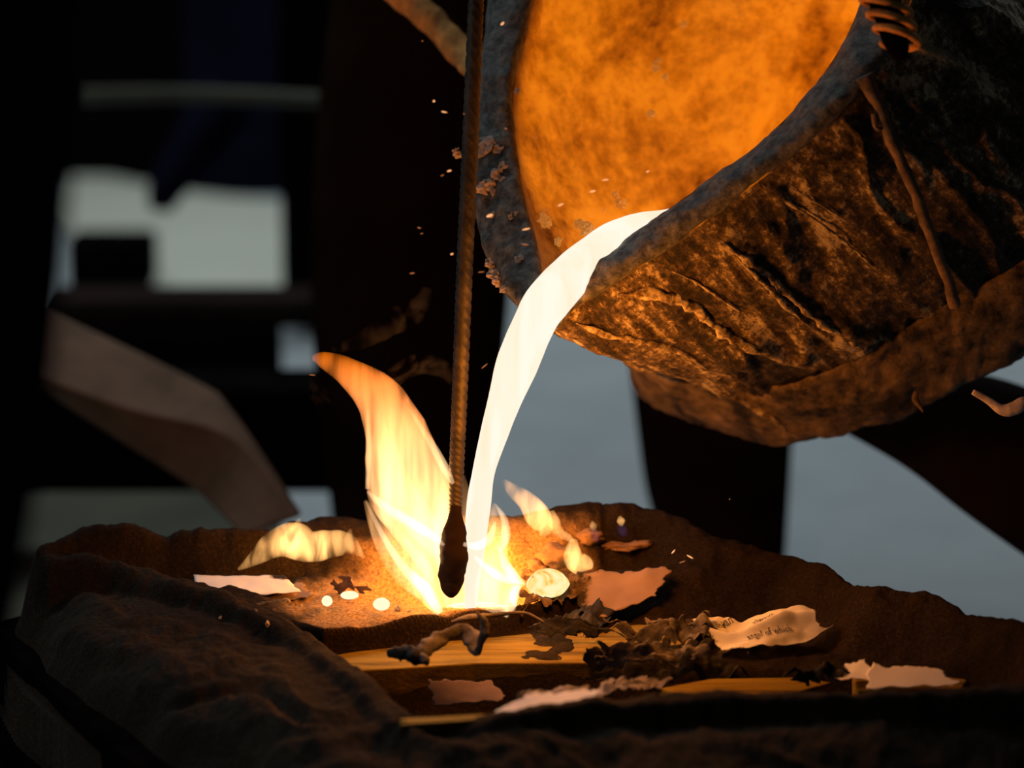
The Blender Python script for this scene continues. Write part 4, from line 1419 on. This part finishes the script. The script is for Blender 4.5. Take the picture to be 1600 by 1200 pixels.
def head(root, c, face, mat):
    """simple full head with nose, ears, brows, hair"""
    c = np.array(c, float)
    f = np.array(face, float); f /= np.linalg.norm(f)
    me = blob_mesh('head', 1.0, 4, 0.0, 1, 0, (1, 1, 1))
    co = np.zeros(len(me.vertices) * 3)
    me.vertices.foreach_get('co', co)
    co = co.reshape(-1, 3)
    x, y, z = co[:, 0].copy(), co[:, 1].copy(), co[:, 2].copy()     # +y = face
    w = 1 - .22 * np.clip(-z, 0, 1)
    nx, ny, nz2 = x * .076 * w, y * .095 * w, z * .12
    fr = np.clip(y, 0, 1) ** 2
    ny += .024 * np.exp(-(x / .16) ** 2 - ((z + .12) / .20) ** 2) * fr          # nose
    ny += .008 * np.exp(-(x / .35) ** 2 - ((z + .48) / .08) ** 2) * fr          # lips
    ny -= .010 * (np.exp(-((x - .36) / .16) ** 2 - ((z - .08) / .12) ** 2) + np.exp(-((x + .36) / .16) ** 2 - ((z - .08) / .12) ** 2)) * fr   # eye sockets
    ny += .006 * np.exp(-((z - .30) / .10) ** 2) * fr
    rt = np.cross(f, [0, 0, 1.0]); rt /= np.linalg.norm(rt)
    up = np.cross(rt, f)
    out = c + nx[:, None] * rt + ny[:, None] * f + nz2[:, None] * up
    me.vertices.foreach_set('co', out.ravel())
    me.update()
    link('head', me, mat, root)
    hm = blob_mesh('hair', 1.0, 3, .05, 4, 3)
    co = np.zeros(len(hm.vertices) * 3)
    hm.vertices.foreach_get('co', co)
    co = co.reshape(-1, 3)
    out = c + (co[:, 0] * .082)[:, None] * rt + (co[:, 1] * .095 - .018)[:, None] * f + (np.maximum(co[:, 2], -.35) * .118 + .016)[:, None] * up
    hm.vertices.foreach_set('co', out.ravel())
    hm.update()
    link('hair', hm, M['hair'], root)
    for sgn in (-1, 1):
        e_ = blob_mesh('ear', 1.0, 2, 0, 1, 0, (1, 1, 1))
        co = np.zeros(len(e_.vertices) * 3)
        e_.vertices.foreach_get('co', co)
        co = co.reshape(-1, 3)
        out = c + rt * sgn * .078 + (co[:, 0] * .010)[:, None] * rt + (co[:, 1] * .018)[:, None] * f + (co[:, 2] * .032)[:, None] * up
        e_.vertices.foreach_set('co', out.ravel())
        e_.update()
        link('ear', e_, mat, root)


def W3(px, py, d):
    return P(px, py, d)


# worker behind, turned to the camera: right leg (picture) 905-1260, other leg 500-800, stooping over the pipe
la = P(1085, 780, 3.45)
lb_ = P(650, 760, 3.45)
yb = la[1]
xa, xb = la[0], lb_[0]
ga = P(612, 175, 3.45)
J = {
    'pelvis': ((0.5 * (xa + xb) + .01, yb + .12, .62), (.17, .13)),
    'spine': ((0.5 * (xa + xb) - .01, yb + .02, .82), (.17, .12)),
    'chest': ((0.5 * (xa + xb) - .03, yb - .02, 1.02), (.19, .13)),
    'neck': ((0.5 * (xa + xb) - .03, yb - .04, 1.19), .065),
    'hipa': ((xa - .04, yb + .10, .52), .125), 'kneea': ((xa + .0, yb + .02, .20), .105), 'shina': ((xa + .02, yb + .03, -.02), .100), 'anka': ((xa + .03, yb + .06, FZ + .09), .085), 'toea': ((xa + .05, yb - .08, FZ + .045), .045),
    'hipb': ((xb + .05, yb + .10, .52), .125), 'kneeb': ((xb, yb + .02, .20), .118), 'shinb': ((xb - .01, yb + .03, -.02), .116), 'ankb': ((xb - .01, yb + .06, FZ + .09), .095), 'toeb': ((xb - .04, yb - .08, FZ + .045), .045),
    'sha': ((xa + .04, yb - .01, 1.08), .075), 'elba': ((xa + .16, yb - .08, .80), .055), 'wra': ((xa + .06, yb - .20, .62), .04),
    'shb': ((xb - .06, yb - .01, 1.08), .075), 'elbb': ((xb - .10, yb - .06, .72), .062), 'wrb': ((ga[0] + .01, ga[1] - .03, ga[2] + .16), .048),
}
E = [('pelvis', 'spine'), ('spine', 'chest'), ('chest', 'neck'), ('pelvis', 'hipa'), ('hipa', 'kneea'), ('kneea', 'shina'), ('shina', 'anka'), ('anka', 'toea'),
     ('pelvis', 'hipb'), ('hipb', 'kneeb'), ('kneeb', 'shinb'), ('shinb', 'ankb'), ('ankb', 'toeb'), ('chest', 'sha'), ('sha', 'elba'), ('elba', 'wra'), ('chest', 'shb'), ('shb', 'elbb'), ('elbb', 'wrb')]
w1 = person('person', 'person in dark brown work trousers standing legs apart behind the mould holding a pipe', J, E, M['cloth_brown'])
hand(w1, J['wrb'][0], (0, -.1, -1), (0, -1, 0), M['glove'])
hand(w1, J['wra'][0], (-.3, -.5, -.8), (-1, 0, 0), M['glove'])
head(w1, (J['neck'][0][0], J['neck'][0][1] - .07, J['neck'][0][2] + .17), (0, -.8, -.6), M['skin'])

# worker close to the camera at the left edge, only a blurred trouser leg shows
lp = P(-205, 600, 1.45)
x0, y0 = lp[0], lp[1]
J = {
    'pelvis': ((x0 - .10, y0 - .02, .66), (.17, .12)), 'spine': ((x0 - .10, y0 - .02, .86), (.16, .11)), 'chest': ((x0 - .10, y0 - .0, 1.08), (.19, .12)), 'neck': ((x0 - .10, y0 + .02, 1.26), .06),
    'hipa': ((x0 + .018, y0, .56), .110), 'kneea': ((x0 - .036, y0 + .03, .20), .075), 'shina': ((x0 - .075, y0, -.02), .060), 'anka': ((x0 - .09, y0 - .02, FZ + .09), .055), 'toea': ((x0 - .09, y0 + .12, FZ + .045), .045),
    'hipb': ((x0 - .20, y0, .56), .100), 'kneeb': ((x0 - .21, y0 + .03, .20), .075), 'shinb': ((x0 - .21, y0, -.02), .068), 'ankb': ((x0 - .21, y0 - .02, FZ + .09), .06), 'toeb': ((x0 - .22, y0 + .12, FZ + .045), .045),
    'sha': ((x0 + .06, y0 + .02, 1.14), .07), 'elba': ((x0 + .10, y0 + .06, .88), .052), 'wra': ((x0 + .04, y0 + .24, .86), .038),
    'shb': ((x0 - .26, y0 + .02, 1.14), .07), 'elbb': ((x0 - .31, y0 + .02, .88), .052), 'wrb': ((x0 - .29, y0 + .12, .68), .038),
}
w2 = person('person', 'person in dark navy work clothes close by at the left edge of the view', J, E, M['cloth'])
hand(w2, J['wra'][0], (0, 1, -.1), (0, 0, -1), M['glove'], .6)
hand(w2, J['wrb'][0], (.1, .4, -1), (1, 0, 0), M['glove'], .6)
head(w2, (J['neck'][0][0], J['neck'][0][1] + .03, J['neck'][0][2] + .18), (.2, 1, -.3), M['skin'])
